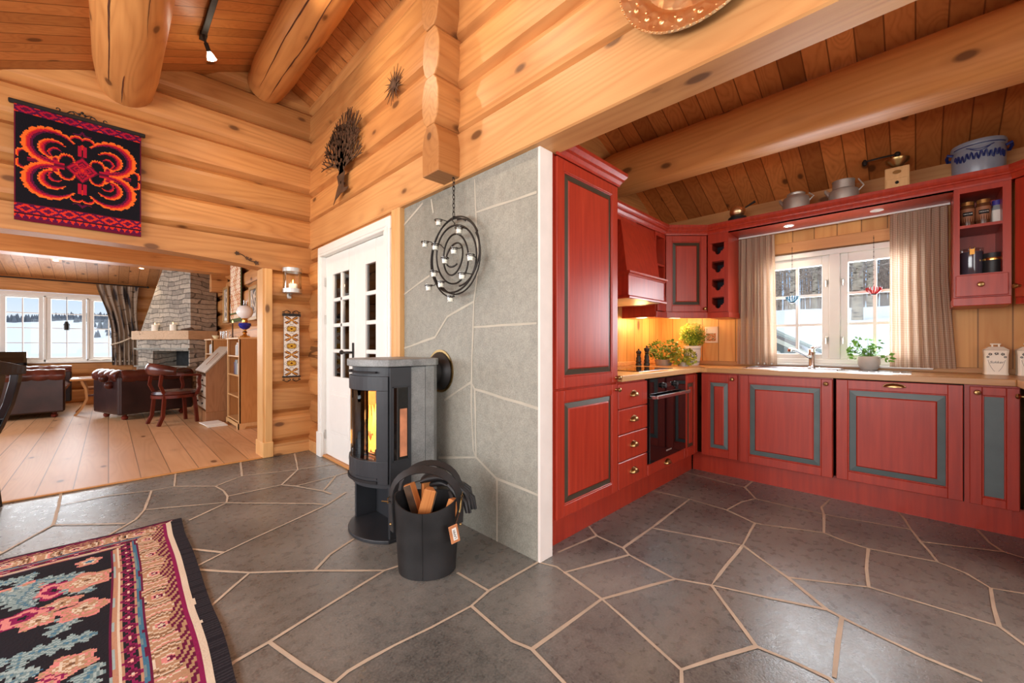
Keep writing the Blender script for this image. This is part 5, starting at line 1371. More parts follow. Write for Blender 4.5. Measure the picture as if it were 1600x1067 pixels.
# things on top of the pelmet
PZ = 2.170
t = thing('copper_pan', 'small copper pan with side handle sitting on a black burner on the pelmet', 'pan', (3.885, 1.10, PZ)); b = B()
b.lathe([(.001, .058), (.045, .058), (.06, .075), (.062, .10), (.05, .125), (.03, .135), (.001, .138)], seg=22); b.obj('pan_body', M['copper'], t, smooth=True)
b = B(); b.tube([(0, -.06, .115), (-.01, -.10, .130), (-.015, -.14, .145)], [.006, .008, .011], 8); b.obj('handle', M['black'], t, smooth=True)
b = B(); b.lathe([(.001, 0), (.075, 0), (.078, .012), (.07, .04), (.055, .05), (.001, .052)], seg=22); b.tube([(.05, .06, .04), (.06, .068, .09), (.06, .06, .12)], .004, 5); b.obj('burner', M['black'], t, smooth=True)
def kettle(x, y, label, tall):
    t = thing('aluminium_kettle', label, 'kettle', (x, y, PZ)); b = B()
    if tall: b.lathe([(.001, 0), (.088, 0), (.09, .06), (.085, .085), (.066, .098), (.066, .155), (.069, .158), (.06, .16), (.001, .162)], seg=26)
    else: b.lathe([(.001, 0), (.088, 0), (.09, .085), (.084, .105), (.06, .125), (.062, .140), (.05, .148), (.001, .150)], seg=26)
    b.obj('kettle_body', M['alu'], t, smooth=True)
    b = B(); b.tube([(0, -.085, .07), (0, -.115, .10), (0, -.085, .155 if tall else .13)], .005, 6); b.obj('handle', M['alu'], t, smooth=True)
    b = B(); b.tube([(0, .08, .07), (0, .105, .10), (0, .11, .115)], [.018, .012, .008], 8); b.obj('spout', M['alu'], t, smooth=True)
kettle(3.9, .678, 'low dull aluminium kettle on the pelmet beside the copper pan', False)
kettle(3.9, .382, 'stepped aluminium kettle on the pelmet beside the wooden coffee grinder', True)
t = thing('coffee_grinder', 'wooden box coffee grinder with brass bowl and crank on the pelmet', 'coffee grinder', (3.895, .09, PZ)); b = B()
b.box(-.065, .065, -.062, .062, 0, .155, .004); b.obj('wooden_box', M['birch'], t)
b = B(); b.box(-.069, -.064, -.055, .055, .015, .075, .002); dw = b.obj('drawer', M['birch'], t); b = B(); b.ball((-.075, 0, .045), .010, 10); b.obj('knob', M['iron'], dw)
b = B(); b.lathe([(.001, 0), (.022, 0), (.016, .004), (.001, .004)], seg=16, axis='x', sx=1, sy=.6); b.xf(Matrix.Translation((-.069, 0, .118))); b.obj('emblem', M['brass'], t)
b = B(); b.lathe([(.02, .155), (.024, .17), (.06, .205), (.064, .225), (.058, .225), (.02, .18)], seg=22); b.obj('brass_bowl', M['brass'], t, smooth=True)
b = B(); b.tube([(0, 0, .17), (0, 0, .26)], .008, 8); b.ball((0, 0, .262), .018, 10); b.tube([(0, 0, .262), (-.02, .08, .258), (-.03, .17, .252)], .006, 6); b.lathe([(.001, 0), (.012, .006), (.016, .03), (.008, .045), (.001, .046)], (-.03, .17, .22), 12); b.obj('crank', M['iron'], t, smooth=True)
t = thing('stoneware_crock', 'grey stoneware crock with blue brush lettering and two lug handles on the pelmet', 'crock', (3.945, -.284, PZ)); b = B()
b.lathe([(.001, 0), (.105, 0), (.115, .03), (.118, .15), (.112, .175), (.118, .185), (.122, .20), (.118, .215), (.106, .215), (.10, .18)], seg=32)
b.obj('crock_body', plain('stoneware_grey', srgb(140, 146, 158), .3, var=.05), t, smooth=True)
blue = plain('cobalt_blue', srgb(30, 44, 104), .4, var=.1)
b = B()
for s in (-1, 1):
    b.tube([(-.03, s*.11, .165), (-.03, s*.132, .175), (0, s*.138, .165), (.03, s*.132, .15), (.03, s*.11, .15)], .009, 8)
b.obj('lug_handle', blue, t, smooth=True)
b = B()
def on(a, z, r=.1195): return (-r*math.cos(a), r*math.sin(a), z)
for z, a0, a1 in ((.186, -1.1, 1.1), (.172, -.5, .5), (.160, -.35, .35)): b.tube([on(a0+(a1-a0)*k/20, z-.02*math.cos((k/20-.5)*PI)*(1 if z < .18 else 0)) for k in range(21)], .0028, 5)
b.tube([on(1.05-2.1*k/80, .115+.022*math.sin(k*.95)+.006*math.sin(k*.31), .1195) for k in range(81)], .0042, 5)
b.obj('blue_script', blue, t)

# window 1 -------------------------------------------------------------------
wn = bpy.data.objects.new('window_1', None); COL.objects.link(wn); struct(wn, 'white two-sash kitchen window with thin glazing bars above the sink', 'window')
b = B(); X0, X1 = 4.175, 4.275
b.box(X0, X1, 1.0, 1.0+.002, .945, 1.885)
for a in ((.955, 1.0, .945, 1.885), (-.05, -.005, .945, 1.885), (-.005, .955, 1.84, 1.885), (-.005, .955, .945, .985), (.432, .502, .985, 1.84)): b.box(X0, X1, a[0], a[1], a[2], a[3], .004)
b.box(4.13, 4.18, -.09, 1.04, .925, .945, .004)
b.obj('window_frame', M['white'], wn)
for (y0, y1, mu) in ((.502, .955, .724), (-.005, .432, .223)):
    b = B(); s = .050
    b.box(4.195, 4.245, y0, y0+s, .985, 1.84, .004); b.box(4.195, 4.245, y1-s, y1, .985, 1.84, .004)
    b.box(4.195, 4.245, y0+s, y1-s, 1.765, 1.84, .004); b.box(4.195, 4.245, y0+s, y1-s, .985, 1.025, .004)
    for z in (1.27, 1.518): b.box(4.214, 4.228, y0+s, y1-s, z-.011, z+.011)
    b.box(4.213, 4.229, mu-.011, mu+.011, 1.02, 1.77)
    sh = b.obj('sash', M['white'], wn)
    b = B(); b.box(4.219, 4.223, y0+s, y1-s, 1.02, 1.77); b.obj('pane', M['pane'], sh)
    yy = y0+.016 if y0 > .3 else y1-.016
    for z in (1.15, 1.62):
        b = B(); b.box(4.184, 4.196, yy-.010, yy+.010, z-.022, z+.022, .002); b.tube([(4.186, yy, z+.012), (4.172, yy, z+.004), (4.170, yy, z-.04)], .006, 6); b.obj('latch', M['alu'], sh)
# curtains
def curtain(name, label, path, z0, z1, folds, amp, mat, top_amp=.4, seedv=1):
    """path(u, v) -> (x, y) baseline; v = 0 at the top"""
    q = thing(name, label, 'curtain', (0, 0, 0)); b = B(); nu, nv = folds*10, 30; rr = random.Random(seedv); ph = [rr.uniform(-.6, .6) for _ in range(folds+2)]
    def f(u, v):
        x, y, nx, ny = path(u, v); k = u*folds; pp = ph[int(k)]*(1-(k % 1))+ph[int(k)+1]*(k % 1)
        a = amp*(top_amp+(1-top_amp)*min(1, v*2.2))*math.sin(2*PI*k+pp*(.4+.6*v)) + amp*.35*math.sin(4.4*PI*k+seedv)*(1-v*.6)
        return (x+nx*a, y+ny*a, z1+(z0-z1)*v-(.006*math.sin(k*9)*v*0))
    b.grid(f, nu, nv)
    lay = b.bm.loops.layers.uv.new('UV'); b.bm.verts.ensure_lookup_table(); b.bm.verts.index_update()
    L = abs(path(1, 1)[0]-path(0, 1)[0])+abs(path(1, 1)[1]-path(0, 1)[1])
    for fc in b.bm.faces:
        for l in fc.loops:
            i = l.vert.index; l[lay].uv = ((i % (nu+1))/nu*L*1.35, (z1-z0)*(1-(i//(nu+1))/nv))
    b.obj('cloth', mat, q, smooth=True, auto=False); return q
def pl_(u, v):
    y = 1.160-.288*u-.004*v; y += (u-.5)*-.030*v
    return (4.118, y, 1, 0)
cl = curtain('window_curtain', 'plain looking gathered beige checked curtain left of the kitchen window by the wine rack', pl_, .925, 2.068, 6, .017, M['gingham'], .5, 2)
def pr_(u, v):
    y = .136-.296*u-.010*u*v - .055*u*max(0, v-.45)
    return (4.112, y, 1, 0)
curtain('window_curtain', 'beige and rust checked curtain right of the kitchen window below the open shelves', pr_, .937, 2.068, 7, .017, M['gingham'], .5, 5)
t = thing('curtain_rail', 'thin white curtain rail under the red pelmet', 'curtain rail', (4.118, .49, 2.078)); b = B(); b.box(-.009, .009, -.66, .665, -.006, .007, .002); b.obj('rail', M['white'], t)
# hanging glass ornaments
def orn(y, z, col, label):
    t = thing('glass_ornament', label, 'window ornament', (4.15, y, z)); b = B()
    for k in range(7):
        a = -1.25+2.5*k/6; b.tube([(0, .012*math.sin(a)*1.2, -.032), (0, .044*math.sin(a), 0.004), (0, .038*math.sin(a)*1.2, .030-.008*abs(a))], [.003, .0062, .0045], 7)
    b.obj('glass_petals', col, t, smooth=True)
    b = B(); b.lathe([(.001, -.038), (.018, -.036), (.018, -.028), (.001, -.026)], seg=14); b.obj('foot', M['iron'], t)
    b = B(); b.tube([(0, 0, .02), (0, 0, 1.94-z)], .0013, 5)
    for k in range(int((1.93-z)/.035)): b.ball((0, 0, .05+k*.035), .0036, 6)
    b.obj('bead_string', M['iron'], t); return t
orn(.749, 1.495, plain('blue_glass', srgb(80, 150, 190), .1, spec=.8), 'blue glass flower ornament on a bead string in the left sash')
orn(.227, 1.52, plain('red_glass', srgb(200, 50, 60), .1, spec=.8), 'red glass flower ornament on a bead string in the right sash')

# plants on the worktop -------------------------------------------------------
def leafcloud(b, n, gen, size, rr, droop=.3):
    for _ in range(n):
        p, d = gen(rr); p = Vector(p); d = Vector(d)
        d = (d+Vector((rr.uniform(-.6, .6), rr.uniform(-.6, .6), rr.uniform(-.5, .5)))).normalized(); s = size*rr.uniform(.6, 1.3)
        u = d.cross(Vector((rr.uniform(-1, 1), rr.uniform(-1, 1), rr.uniform(.2, 1)))).normalized(); nn = d.cross(u)
        b._add([p, p+d*s*.45+u*s*.32+nn*s*.06, p+d*s*1.0-Vector((0, 0, droop*s*.3)), p+d*s*.45-u*s*.32+nn*s*.06], [(0, 1, 2), (0, 2, 3)])
def stems(b, n, base, r0, tip, rr, th=.0018):
    for _ in range(n):
        a = rr.uniform(0, 2*PI); q = rr.uniform(0, r0); p0 = Vector(base)+Vector((q*math.cos(a), q*math.sin(a), 0)); p2 = Vector(tip(rr)); p1 = p0.lerp(p2, .5)+Vector((0, 0, .02)); b.tube([p0, p1, p2], [th, th*.8, th*.4], 4, cap=False)
rr = random.Random(5)
t = thing('potted_plant', 'leafy green plant in a rough white pot on the sink ledge before the right sash', 'plant', (4.08, .25, ZC+.005)); b = B()
b.lathe([(.001, 0), (.055, 0), (.066, .012), (.083, .06), (.085, .10), (.078, .128), (.07, .128), (.072, .10), (.001, .10)], seg=26); b.obj('pot', plain('rough_white_pot', srgb(206, 198, 188), .8, var=.06), t, smooth=True)
b = B(); b.lathe([(.001, .112), (.071, .112)], seg=18); b.obj('soil', plain('soil', srgb(60, 44, 34), .9), t)
tips = []
b = B()
for k in range(34):
    a = rr.uniform(0, 2*PI); q = rr.uniform(.02, .135); h = .17+rr.uniform(0, .10)+(.06 if k < 3 else 0)-q*.35; p = Vector((q*math.cos(a), q*math.sin(a)*1.1+.0, h)); tips.append(p)
    b.tube([(.03*math.cos(a), .03*math.sin(a), .11), (p.x*.5, p.y*.5, h*.75), p], [.0026, .002, .0012], 5, cap=False)
tips += [Vector((-.01, .10, .255)), Vector((-.01, .075, .30))]
b.obj('stems', M['green'], t)
b = B(); leafcloud(b, 170, lambda r: (lambda p: (p+Vector((r.uniform(-.02, .02), r.uniform(-.02, .02), r.uniform(-.05, .01))), Vector((p.x*3, p.y*3, .1))))(r.choice(tips)), .042, rr); b.obj('leaves', M['green3'], t)
t.scale = (.8, .8, .8)
def herb(name, loc, label, potprof, potmat, n, rad, h0, h1, lsize, mat, fine=False, sd=1, flat=1.0):
    rr = random.Random(sd); t = thing(name, label, 'plant', loc); 
    b = B(); b.lathe(potprof, seg=24); po = b.obj('pot', potmat, t, smooth=True)
    zt = max(p[1] for p in potprof)
    b = B()
    def tip(r):
        a = r.uniform(0, 2*PI); v = r.uniform(-.9, 1); q = rad*math.sqrt(max(.05, 1-v*v*.8))*r.uniform(.55, 1)
        return (q*math.cos(a), q*math.sin(a), (h0+h1)/2+(h1-h0)/2*v*flat)
    if fine:
        for _ in range(n):
            p = Vector(tip(rr)); p0 = Vector((p.x*.15, p.y*.15, zt-.01)); b.tube([p0, p0.lerp(p, .55)+Vector((0, 0, .015)), p], [.0012, .0014, .0006], 3, cap=False)
        b.obj('stems', M['green'], t)
        b = B(); leafcloud(b, n*3, lambda r: (lambda p: (p*r.uniform(.75, 1), p))(Vector(tip(r))*1), lsize, rr, 0); b.obj('leaves', mat, t)
    else:
        stems(b, 40, (0, 0, zt-.01), .03, tip, rr); b.obj('stems', M['green'], t)
        b = B(); leafcloud(b, n, lambda r: (lambda p: (p, (p[0], p[1], .05)))(tip(r)), lsize, rr); b.obj('leaves', mat, t)
    return t, po
bluewhite = plain('white_faience', srgb(226, 220, 208), .2, var=.02)
t, po = herb('potted_plant', (3.98, 1.52, ZC), 'bushy fine-leaved plant in the tall blue and white faience pot in the corner', [(.001, 0), (.055, 0), (.062, .02), (.075, .10), (.072, .15), (.080, .185), (.072, .185), (.064, .15), (.001, .15)], bluewhite, 420, .135, .20, .405, .016, M['green2'], True, 3)
b = B()
for z in (.03, .155): b.lathe([(.0655 if z < .1 else .0735, z), (.067 if z < .1 else .0742, z+.006)], seg=24)
for k in range(7):
    a = PI*.65+k*.32; 
    for q in range(5):
        aa = a+.07*math.cos(q*PI*2/5); b.ball((.0735*math.cos(aa), .0735*math.sin(aa), .09+.018*math.sin(q*PI*2/5)), .006, 6)
b.obj('blue_pattern', blue, po, smooth=True)
lead = plain('zinc_tub', srgb(176, 172, 166), .4, .5)
herb('potted_plant', (3.745, 1.70, ZC), 'herb with serrated mid-green leaves in a low oval tub beside the pepper mills', [(.001, 0), (.07, 0), (.085, .055), (.078, .055), (.001, .045)], lead, 420, .165, .05, .235, .03, M['green'], False, 8)
herb('potted_plant', (3.72, 1.505, ZC), 'low yellow-green herb spilling over the worktop in front of the faience pot', [(.001, 0), (.045, 0), (.05, .04), (.044, .04), (.001, .035)], lead, 330, .125, .01, .155, .028, M['green2'], False, 9)
def mill(x, y, h, label):
    t = thing('pepper_mill', label, 'pepper mill', (x, y, ZC)); b = B(); k = h/.17
    b.lathe([(.001, 0), (.026, 0), (.026, .02*k), (.021, .03*k), (.026, .045*k), (.020, .06*k), (.023, .075*k), (.015, .10*k), (.021, .112*k)], seg=18); b.obj('mill_body', M['black'], t, smooth=True)
    b = B(); b.lathe([(.021, .114*k), (.017, .118*k), (.025, .135*k), (.022, .15*k), (.008, .158*k), (.007, .163*k), (.010, .168*k), (.001, .174*k)], seg=18); b.obj('mill_head', M['black'], t, smooth=True)
mill(3.475, 1.815, .155, 'shorter black turned pepper mill at the back of the hob'); mill(3.535, 1.765, .185, 'taller black turned pepper mill beside the herb tub')
t = thing('picture_frame', 'small pale framed picture on the boarded wall beside the faience pot', 'picture', (4.178, 1.413, 1.20)); b = B()
for a in ((-.06, .06, .062, .079), (-.06, .06, -.079, -.062), (-.06, -.043, -.062, .062), (.043, .06, -.062, .062)): b.box(-.016, 0, a[0], a[1], a[2], a[3], .003)
b.obj('frame', plain('pale_frame', srgb(232, 214, 180), .5), t)
def pic_col(x, y):
    n = noise.noise(Vector((x*60, y*60, 2)))
    if y > .075: return srgb(230, 220, 196)
    return srgb(176, 116, 70) if n > .05 else srgb(214, 176, 130) if n > -.2 else srgb(130, 120, 80)
paint_grid('print', vcol('print_paper', .6), .086, .124, .006, lambda u, v: (-.006, .043-u*.086, -.062+v*.124), pic_col, t)
# sugar jars
def sjar(y, label, text):
    t = thing('ceramic_canister', label, 'canister', (4.085, y, ZC)); b = B()
    P = [(.052, .0), (.050, .02), (.051, .13), (.054, .158), (.049, .160)]
    rings = []
    for w, z in P:
        c = .010; rings.append([(-w, -w+c), (-w+c, -w), (w-c, -w), (w, -w+c), (w, w-c), (w-c, w), (-w+c, w), (-w, w-c)])
    vs = [(p[0], p[1], P[i][1]) for i, r in enumerate(rings) for p in r]; n = 8
    b._add(vs, [(i*n+k, i*n+(k+1) % n, (i+1)*n+(k+1) % n, (i+1)*n+k) for i in range(len(P)-1) for k in range(n)]+[tuple(range(n)), tuple(range((len(P)-1)*n, len(P)*n))])
    bd = b.obj('canister_body', M['ceramic'], t, bevel=.003)
    b = B(); b.prism([(-.055, -.055), (.055, -.055), (.055, .055), (-.055, .055)], 'z', .161, .182, scale1=[(-.03, -.03), (.03, -.03), (.03, .03), (-.03, .03)])
    b.box(-.008, .008, -.018, -.010, .182, .196); b.box(-.008, .008, .010, .018, .182, .196); b.box(-.008, .008, -.024, .024, .194, .203, .003); b.obj('lid', M['ceramic'], t, bevel=.002)
    ink = M['iron']; b = B()
    for (yy, zz, r) in ((0, .138, .011), (-.026, .134, .010), (.026, .134, .010), (-.036, .116, .008), (.036, .116, .008)):
        for q in range(5): b.lathe([(.001, 0), (r*.36, 0), (r*.3, .001), (.001, .001)], (-.0525, yy+r*.55*math.cos(q*PI*.4), zz+r*.55*math.sin(q*PI*.4)), 8, 'x')
    for s in (-1, 1): b.tube([(-.0516, s*(.036-.016*k/8-.012*(k/8)**3), .098-.075*k/8) for k in range(9)], .0006, 4)
    b.obj('flower_border', ink, bd)
    if text:
        f = bpy.data.curves.new('lettering', 'FONT'); f.body = text; f.size = .021; f.extrude = .0003; f.shear = .3; f.align_x = 'CENTER'; f.align_y = 'CENTER'; f.materials.append(ink)
        to_mesh_text(f, bd, (-.0515, 0, .082), (PI/2, 0, -PI/2), 'lettering')
sjar(-.368, 'cream ceramic canister lettered Sukker with dark flowers on the worktop', 'Sukker')
sjar(-.505, 'cream ceramic canister cut off by the right edge of view', 'Mel')

# ================================================================== LIVING ROOM
YW = 11.3
log_wall('wall_living', 'x', YW+.1, .1, 0, 2.9, [(-3.7, -1.42, None, 0), (.34, 2.0, None, 0), (-1.42, .34, 0, .79), (-1.42, .34, 2.01, 3)], course=.26, flat=.5)
log_wall('wall_living_side', 'y', 1.63, .12, 0, 3.8, [(4.75, 11.4, None, 0)], course=.285, flat=.35, rec=.07)
log_wall('wall_living_left', 'y', -3.7, .1, 0, .7, [(4.6, 11.4, None, 0)])
log_wall('wall_living_left', 'y', -3.7, .1, 2.3, 3.6, [(4.6, 11.4, None, 0)])
b = B(); b.prism([(4.70, 3.75), (11.5, 2.30), (11.5, 2.36), (4.70, 3.81)], 'x', -3.8, 1.8); struct(b.obj('ceiling', M['ceil_y']))
b = B(); b.prism([(8.45, 2.335), (8.75, 2.335), (8.78, 2.40), (8.78, 2.66), (8.45, 2.66), (8.42, 2.6), (8.42, 2.40)], 'x', -3.6, 1.55)
tag(struct(b.obj('log_beam', M['beam_x'])), 'heavy tie beam across the living room, seen above the fireplace', 'beam')
b = B()
for i in range(6):
    z = 2.06+i*.27; b.prism([(8.92, z), (8.88, z+.08), (8.88, z+.20), (8.92, z+.27), (9.04, z+.27), (9.08, z+.20), (9.08, z+.08), (9.04, z)] if i else [(8.88, z), (8.88, z+.20), (8.92, z+.27), (9.04, z+.27), (9.08, z+.2), (9.08, z)], 'x', 1.30, 1.54)
struct(b.obj('wall_log_ends', M['log_x']))
w2 = bpy.data.objects.new('window_2', None); COL.objects.link(w2); struct(w2, 'row of white barred casement windows looking over snowy hills in the living room', 'window')
b = B(); FY0, FY1 = YW-.02, YW+.10
b.box(-1.42, .34, FY0, FY1, .79, .835, .004); b.box(-1.42, .34, FY0, FY1, 1.975, 2.01, .004)
GL = [(-1.276, -.90), (-.75, -.36), (-.20, .21)]
for x0, x1 in ((-1.42, -1.36), (-.84, -.81), (-.295, -.265), (.29, .34)): b.box(x0, x1, FY0, FY1, .79, 2.01, .004)
b.box(-1.46, .38, YW-.07, YW, .765, .79, .004); b.box(-1.46, .38, YW-.03, YW-.002, 2.0, 2.06, .004)
b.obj('window_frame', M['white'], w2)
for i, (x0, x1) in enumerate(GL):
    b = B(); a0, a1 = x0-.065, x1+.055
    b.box(a0, x0, YW+.0, YW+.05, .835, 1.975, .004); b.box(x1, a1, YW+.0, YW+.05, .835, 1.975, .004); b.box(x0, x1, YW, YW+.05, .835, .87, .003); b.box(x0, x1, YW, YW+.05, 1.95, 1.975, .003)
    for z in (1.14, 1.41, 1.68): b.box(x0, x1, YW+.018, YW+.032, z-.008, z+.008)
    xm = (x0+x1)/2; b.box(xm-.008, xm+.008, YW+.017, YW+.033, .87, 1.95)
    sh = b.obj('sash', M['white'], w2); b = B(); b.box(x0, x1, YW+.023, YW+.027, .87, 1.95); b.obj('pane', M['pane'], sh)
# rod and curtain
t = thing('curtain_rod', 'thin black curtain rod over the living room windows', 'curtain rod', (0, YW-.09, 2.29)); b = B(); b.tube([(-3.2, 0, 0), (.56, 0, 0)], .012, 8); b.obj('rod', M['black'], t, smooth=True)
b = B(); b.ball((.575, 0, 0), .022, 10); b.obj('finial', M['black'], t, smooth=True)
def lcurve(u, v):
    wl = -.17+.21*math.sin(min(1, v/.62)*PI/2)**1.3 if v < .62 else .04+.03*(v-.62)
    wr = .43-.03*math.sin(min(1, v/.6)*PI)+.01
    return (wl+(wr-wl)*u, YW-.09, 0, 1)
q = curtain('window_curtain', 'curtain with grey birch trunk print tied back beside the stone fireplace', lcurve, .70, 2.275, 6, .035, M['birchcloth'], .6, 4)
b = B(); b.tube([(.03, YW-.16, 1.10), (.16, YW-.17, 1.15), (.30, YW-.165, 1.23), (.44, YW-.06, 1.30)], .014, 8); b.obj('tieback', plain('rope', srgb(214, 202, 180), .8), q, smooth=True)
for i, (x, y, z) in enumerate(((-.634, 10.33, 2.545), (.44, 10.29, 2.553))):
    t = thing('downlight', 'small lit ceiling downlight above the '+('living room windows' if i == 0 else 'stone chimney'), 'downlight', (x, y, z-.008)); b = B(); b.lathe([(.03, 0), (.04, 0), (.04, -.01), (.03, -.008)], seg=16); b.obj('trim_ring', M['white'], t)
    b = B(); b.lathe([(.001, -.004), (.03, -.004), (.03, -.007), (.001, -.007)], seg=16); b.obj('lens', M['bulb'], t); spot('living_beam', (x, y, z-.03), (x+.12, y, 0), 22, (1, .8, .55), 1.5, .7, .03)

# stone corner fireplace -------------------------------------------------
FA, FB, FC = Vector((.40, 10.5)), Vector((1.05, 9.4)), Vector((1.49, 9.58)); u_ = (FA-FB).normalized(); n_ = Vector((u_.y, -u_.x)); FL_ = (FA-FB).length
n_ = n_ if n_.x > 0 else -n_
def FP(t, d): p = FB+u_*t+n_*d; return (p.x, p.y)
fp = thing('fireplace', 'stacked grey stone corner fireplace with tapering chimney and timber mantel', 'fireplace', (0, 0, 0))
full = [tuple(FA), tuple(FB), tuple(FC), (1.49, 11.2), (.40, 11.2)]
b = B(); b.prism(full, 'z', .004, .70); b.prism(full, 'z', .99, 1.20)
b.prism([FP(.90, 0), FP(.90, .5), FP(FL_, .5), FP(FL_, 0)], 'z', .70, .99); b.prism([FP(.02, 0), tuple(FB), tuple(FC), (1.49, 10.2), FP(.02, .55)], 'z', .70, .99)
b.obj('stone_base', M['masonry'], fp)
b = B(); b.prism([FP(.01, .42), FP(.95, .42), FP(.95, .46), FP(.01, .46)], 'z', .70, .99); b.obj('firebox', plain('sooty_brick', srgb(44, 44, 44), .8, var=.2), fp)
b = B(); b.prism([FP(FL_+.04, -.05), FP(-.03, -.05), FP(-.03, .12), FP(FL_+.04, .12)], 'z', 1.015, 1.045); b.prism([FP(FL_+.02, -.06), FP(-.02, -.06), FP(-.02, .10), FP(FL_+.02, .10)], 'z', .690, .712); b.obj('stone_ledge', M['stone'], fp)
b = B()
mo = [FP(FL_+.07, -.07), FP(-.06, -.07), (1.49, 9.50), (1.49, 9.72), FP(.02, .14), FP(FL_+.07, .14)]
b.prism(mo, 'z', 1.20, 1.365); b.obj('mantel', M['mantel'], fp, bevel=.008)
b = B(); lo_ = [(FA.x+.06, FA.y+.04), (FB.x+.02, FB.y+.05), (1.49, 9.64), (1.49, 11.2), (FA.x+.06, 11.2)]; up_ = [(.74, 10.05), (1.07, 9.47), (1.49, 9.66), (1.49, 11.2), (.74, 11.2)]
b._add([(x, y, 1.365) for x, y in lo_]+[(x, y, 3.735-(y-4.7)*.2132-.004) for x, y in up_], [(0, 1, 2, 3, 4), (5, 6, 7, 8, 9)]+[(i, (i+1) % 5, 5+(i+1) % 5, 5+i) for i in range(5)])
b.obj('chimney', M['masonry'], fp)
for (tt, lab) in ((.85, 'left white candle on the fireplace mantel'), (.40, 'white candle in the middle of the fireplace mantel')):
    p = FP(tt, .0); candle('mantel_candle', (p[0], p[1], 1.365), .048, .115, lab)
p = FP(.06, .02); t = thing('driftwood', 'small curved piece of driftwood at the corner of the mantel', 'driftwood', (p[0], p[1], 1.365)); b = B(); b.tube([(-.08, .10, .015), (-.02, .02, .02), (.04, -.02, .045), (.08, -.02, .03)], [.02, .026, .02, .01], 8); b.obj('wood_piece', M['bark'], t, smooth=True)

# chesterfield seats -------------------------------------------------------
def chesterfield(t, w, d):
    """front towards local -y"""
    h, ra = .74, .10; wi = w/2
    b = B(); b.box(-wi+.03, wi-.03, -d/2+.10, d/2-.06, .09, .34, .02); b.obj('base', M['leather'], t)
    b = B(); b.box(-wi+.17, wi-.17, -d/2+.04, d/2-.20, .34, .47, .045); b.obj('seat_cushion', M['leather_red'], t, smooth=True)
    def bumps(L, n, r, amp):
        pts, rs = [], []
        for k in range(n*6+1): u = k/(n*6); pts.append(u*L); rs.append(r*(1-amp+amp*abs(math.sin(PI*u*n))**.6))
        return pts, rs
    for s in (-1, 1):
        b = B(); b.box(s*(wi-.005), s*(wi-.17), -d/2+.03, d/2-.03, .09, h-.10, .02); o = b.obj('arm', M['leather'], t)
        b = B(); L, rs = bumps(d-.10, max(4, int(d/.18)), ra, .10); b.tube([(s*(wi-.075), -d/2+.03+q, h-ra) for q in L], rs, 16); b.obj('arm_roll', M['leather_red'], o, smooth=True)
    b = B(); b.box(-wi+.02, wi-.02, d/2-.19, d/2-.02, .09, h-.10, .02); o = b.obj('backrest', M['leather'], t)
    b = B(); L, rs = bumps(w-.10, max(5, int(w/.17)), ra, .10); b.tube([(-wi+.05+q, d/2-.08, h-ra) for q in L], rs, 16); b.obj('back_roll', M['leather_red'], o, smooth=True)
    b = B()
    for i in range(int(w/.13)):
        for j in range(2): b.ball((-wi+.20+i*.13+.06*j, d/2-.20, .52+j*.10), .055, 8, sy=.5)
    b.obj('tufting', M['leather_red'], o, smooth=True)
    for sx_ in (-1, 1):
        for sy_ in (-1, 1):
            b = B(); b.lathe([(.02, 0), (.035, .01), (.04, .045), (.025, .06), (.03, .092), (.001, .092)], (sx_*(wi-.12), sy_*(d/2-.14), .004), 14); b.obj('foot', M['mahogany'], t, smooth=True)
t = thing('loveseat', 'dark oxblood tufted leather loveseat facing right below the living room windows', 'sofa', (-.90, 10.0, 0), PI/2); chesterfield(t, 1.72, .92)
t = thing('armchair', 'dark oxblood tufted leather armchair seen from behind before the fireplace', 'armchair', (.41, 8.58, 0), PI+.33); chesterfield(t, .95, .86)

# coffee table ---------------------------------------------------------------
t = thing('coffee_table', 'low table with curved golden legs between the leather seats', 'table', (.0, 9.42, 0)); b = B(); b.box(-.42, .40, -.28, .28, .545, .575, .006); b.obj('table_top', M['oak'], t)
for sx_ in (-1, 1):
    for sy_ in (-1, 1):
        b = B(); strap(b, [(sx_*(.30), sy_*.22, .545), (sx_*.25, sy_*.22, .40), (sx_*.24, sy_*.22, .25), (sx_*.30, sy_*.23, .10), (sx_*.37, sy_*.24, .004)], .035, .03, (0, 1, 0)); b.obj('leg', M['oak'], t)
b = B(); b.box(-.24, .24, -.03, .03, .27, .30, .004); b.obj('stretcher', M['leather_red'], t)
b = B(); b.lathe([(.001, 0), (.05, 0), (.075, .03), (.07, .03), (.001, .008)], seg=18); tag(b.obj('glass_dish', M['clear'], loc=(-.05, 9.40, .576), smooth=True), 'small clear glass dish on the coffee table', 'dish')
b = B(); b.box(0, .28, 0, .20, 0, .012, .002); tag(b.obj('magazine', M['paper'], loc=(-.30, 9.28, .576), rot=.2), 'pale magazine lying on the near end of the coffee table', 'magazine')
t = thing('wooden_chest', 'low brown wooden chest under the window behind the coffee table', 'chest', (-.02, 10.92, .004)); b = B(); b.box(-.28, .24, -.16, .16, 0, .28, .008); b.obj('chest_body', M['oak'], t); b = B(); b.box(-.29, .25, -.17, .17, .284, .32, .006); b.obj('lid', M['desk'], t)
t = thing('flat_television', 'black flat television under the living room window beyond the loveseat', 'television', (-1.32, 11.12, .005)); b = B(); b.box(-.42, .30, -.025, .02, .42, .978, .006); b.obj('screen', M['blackglass'], t); b = B(); b.box(-.06, .0, -.02, .02, .02, .43); b.box(-.25, .18, -.08, .08, 0, .02); b.obj('stand', M['black'], t)

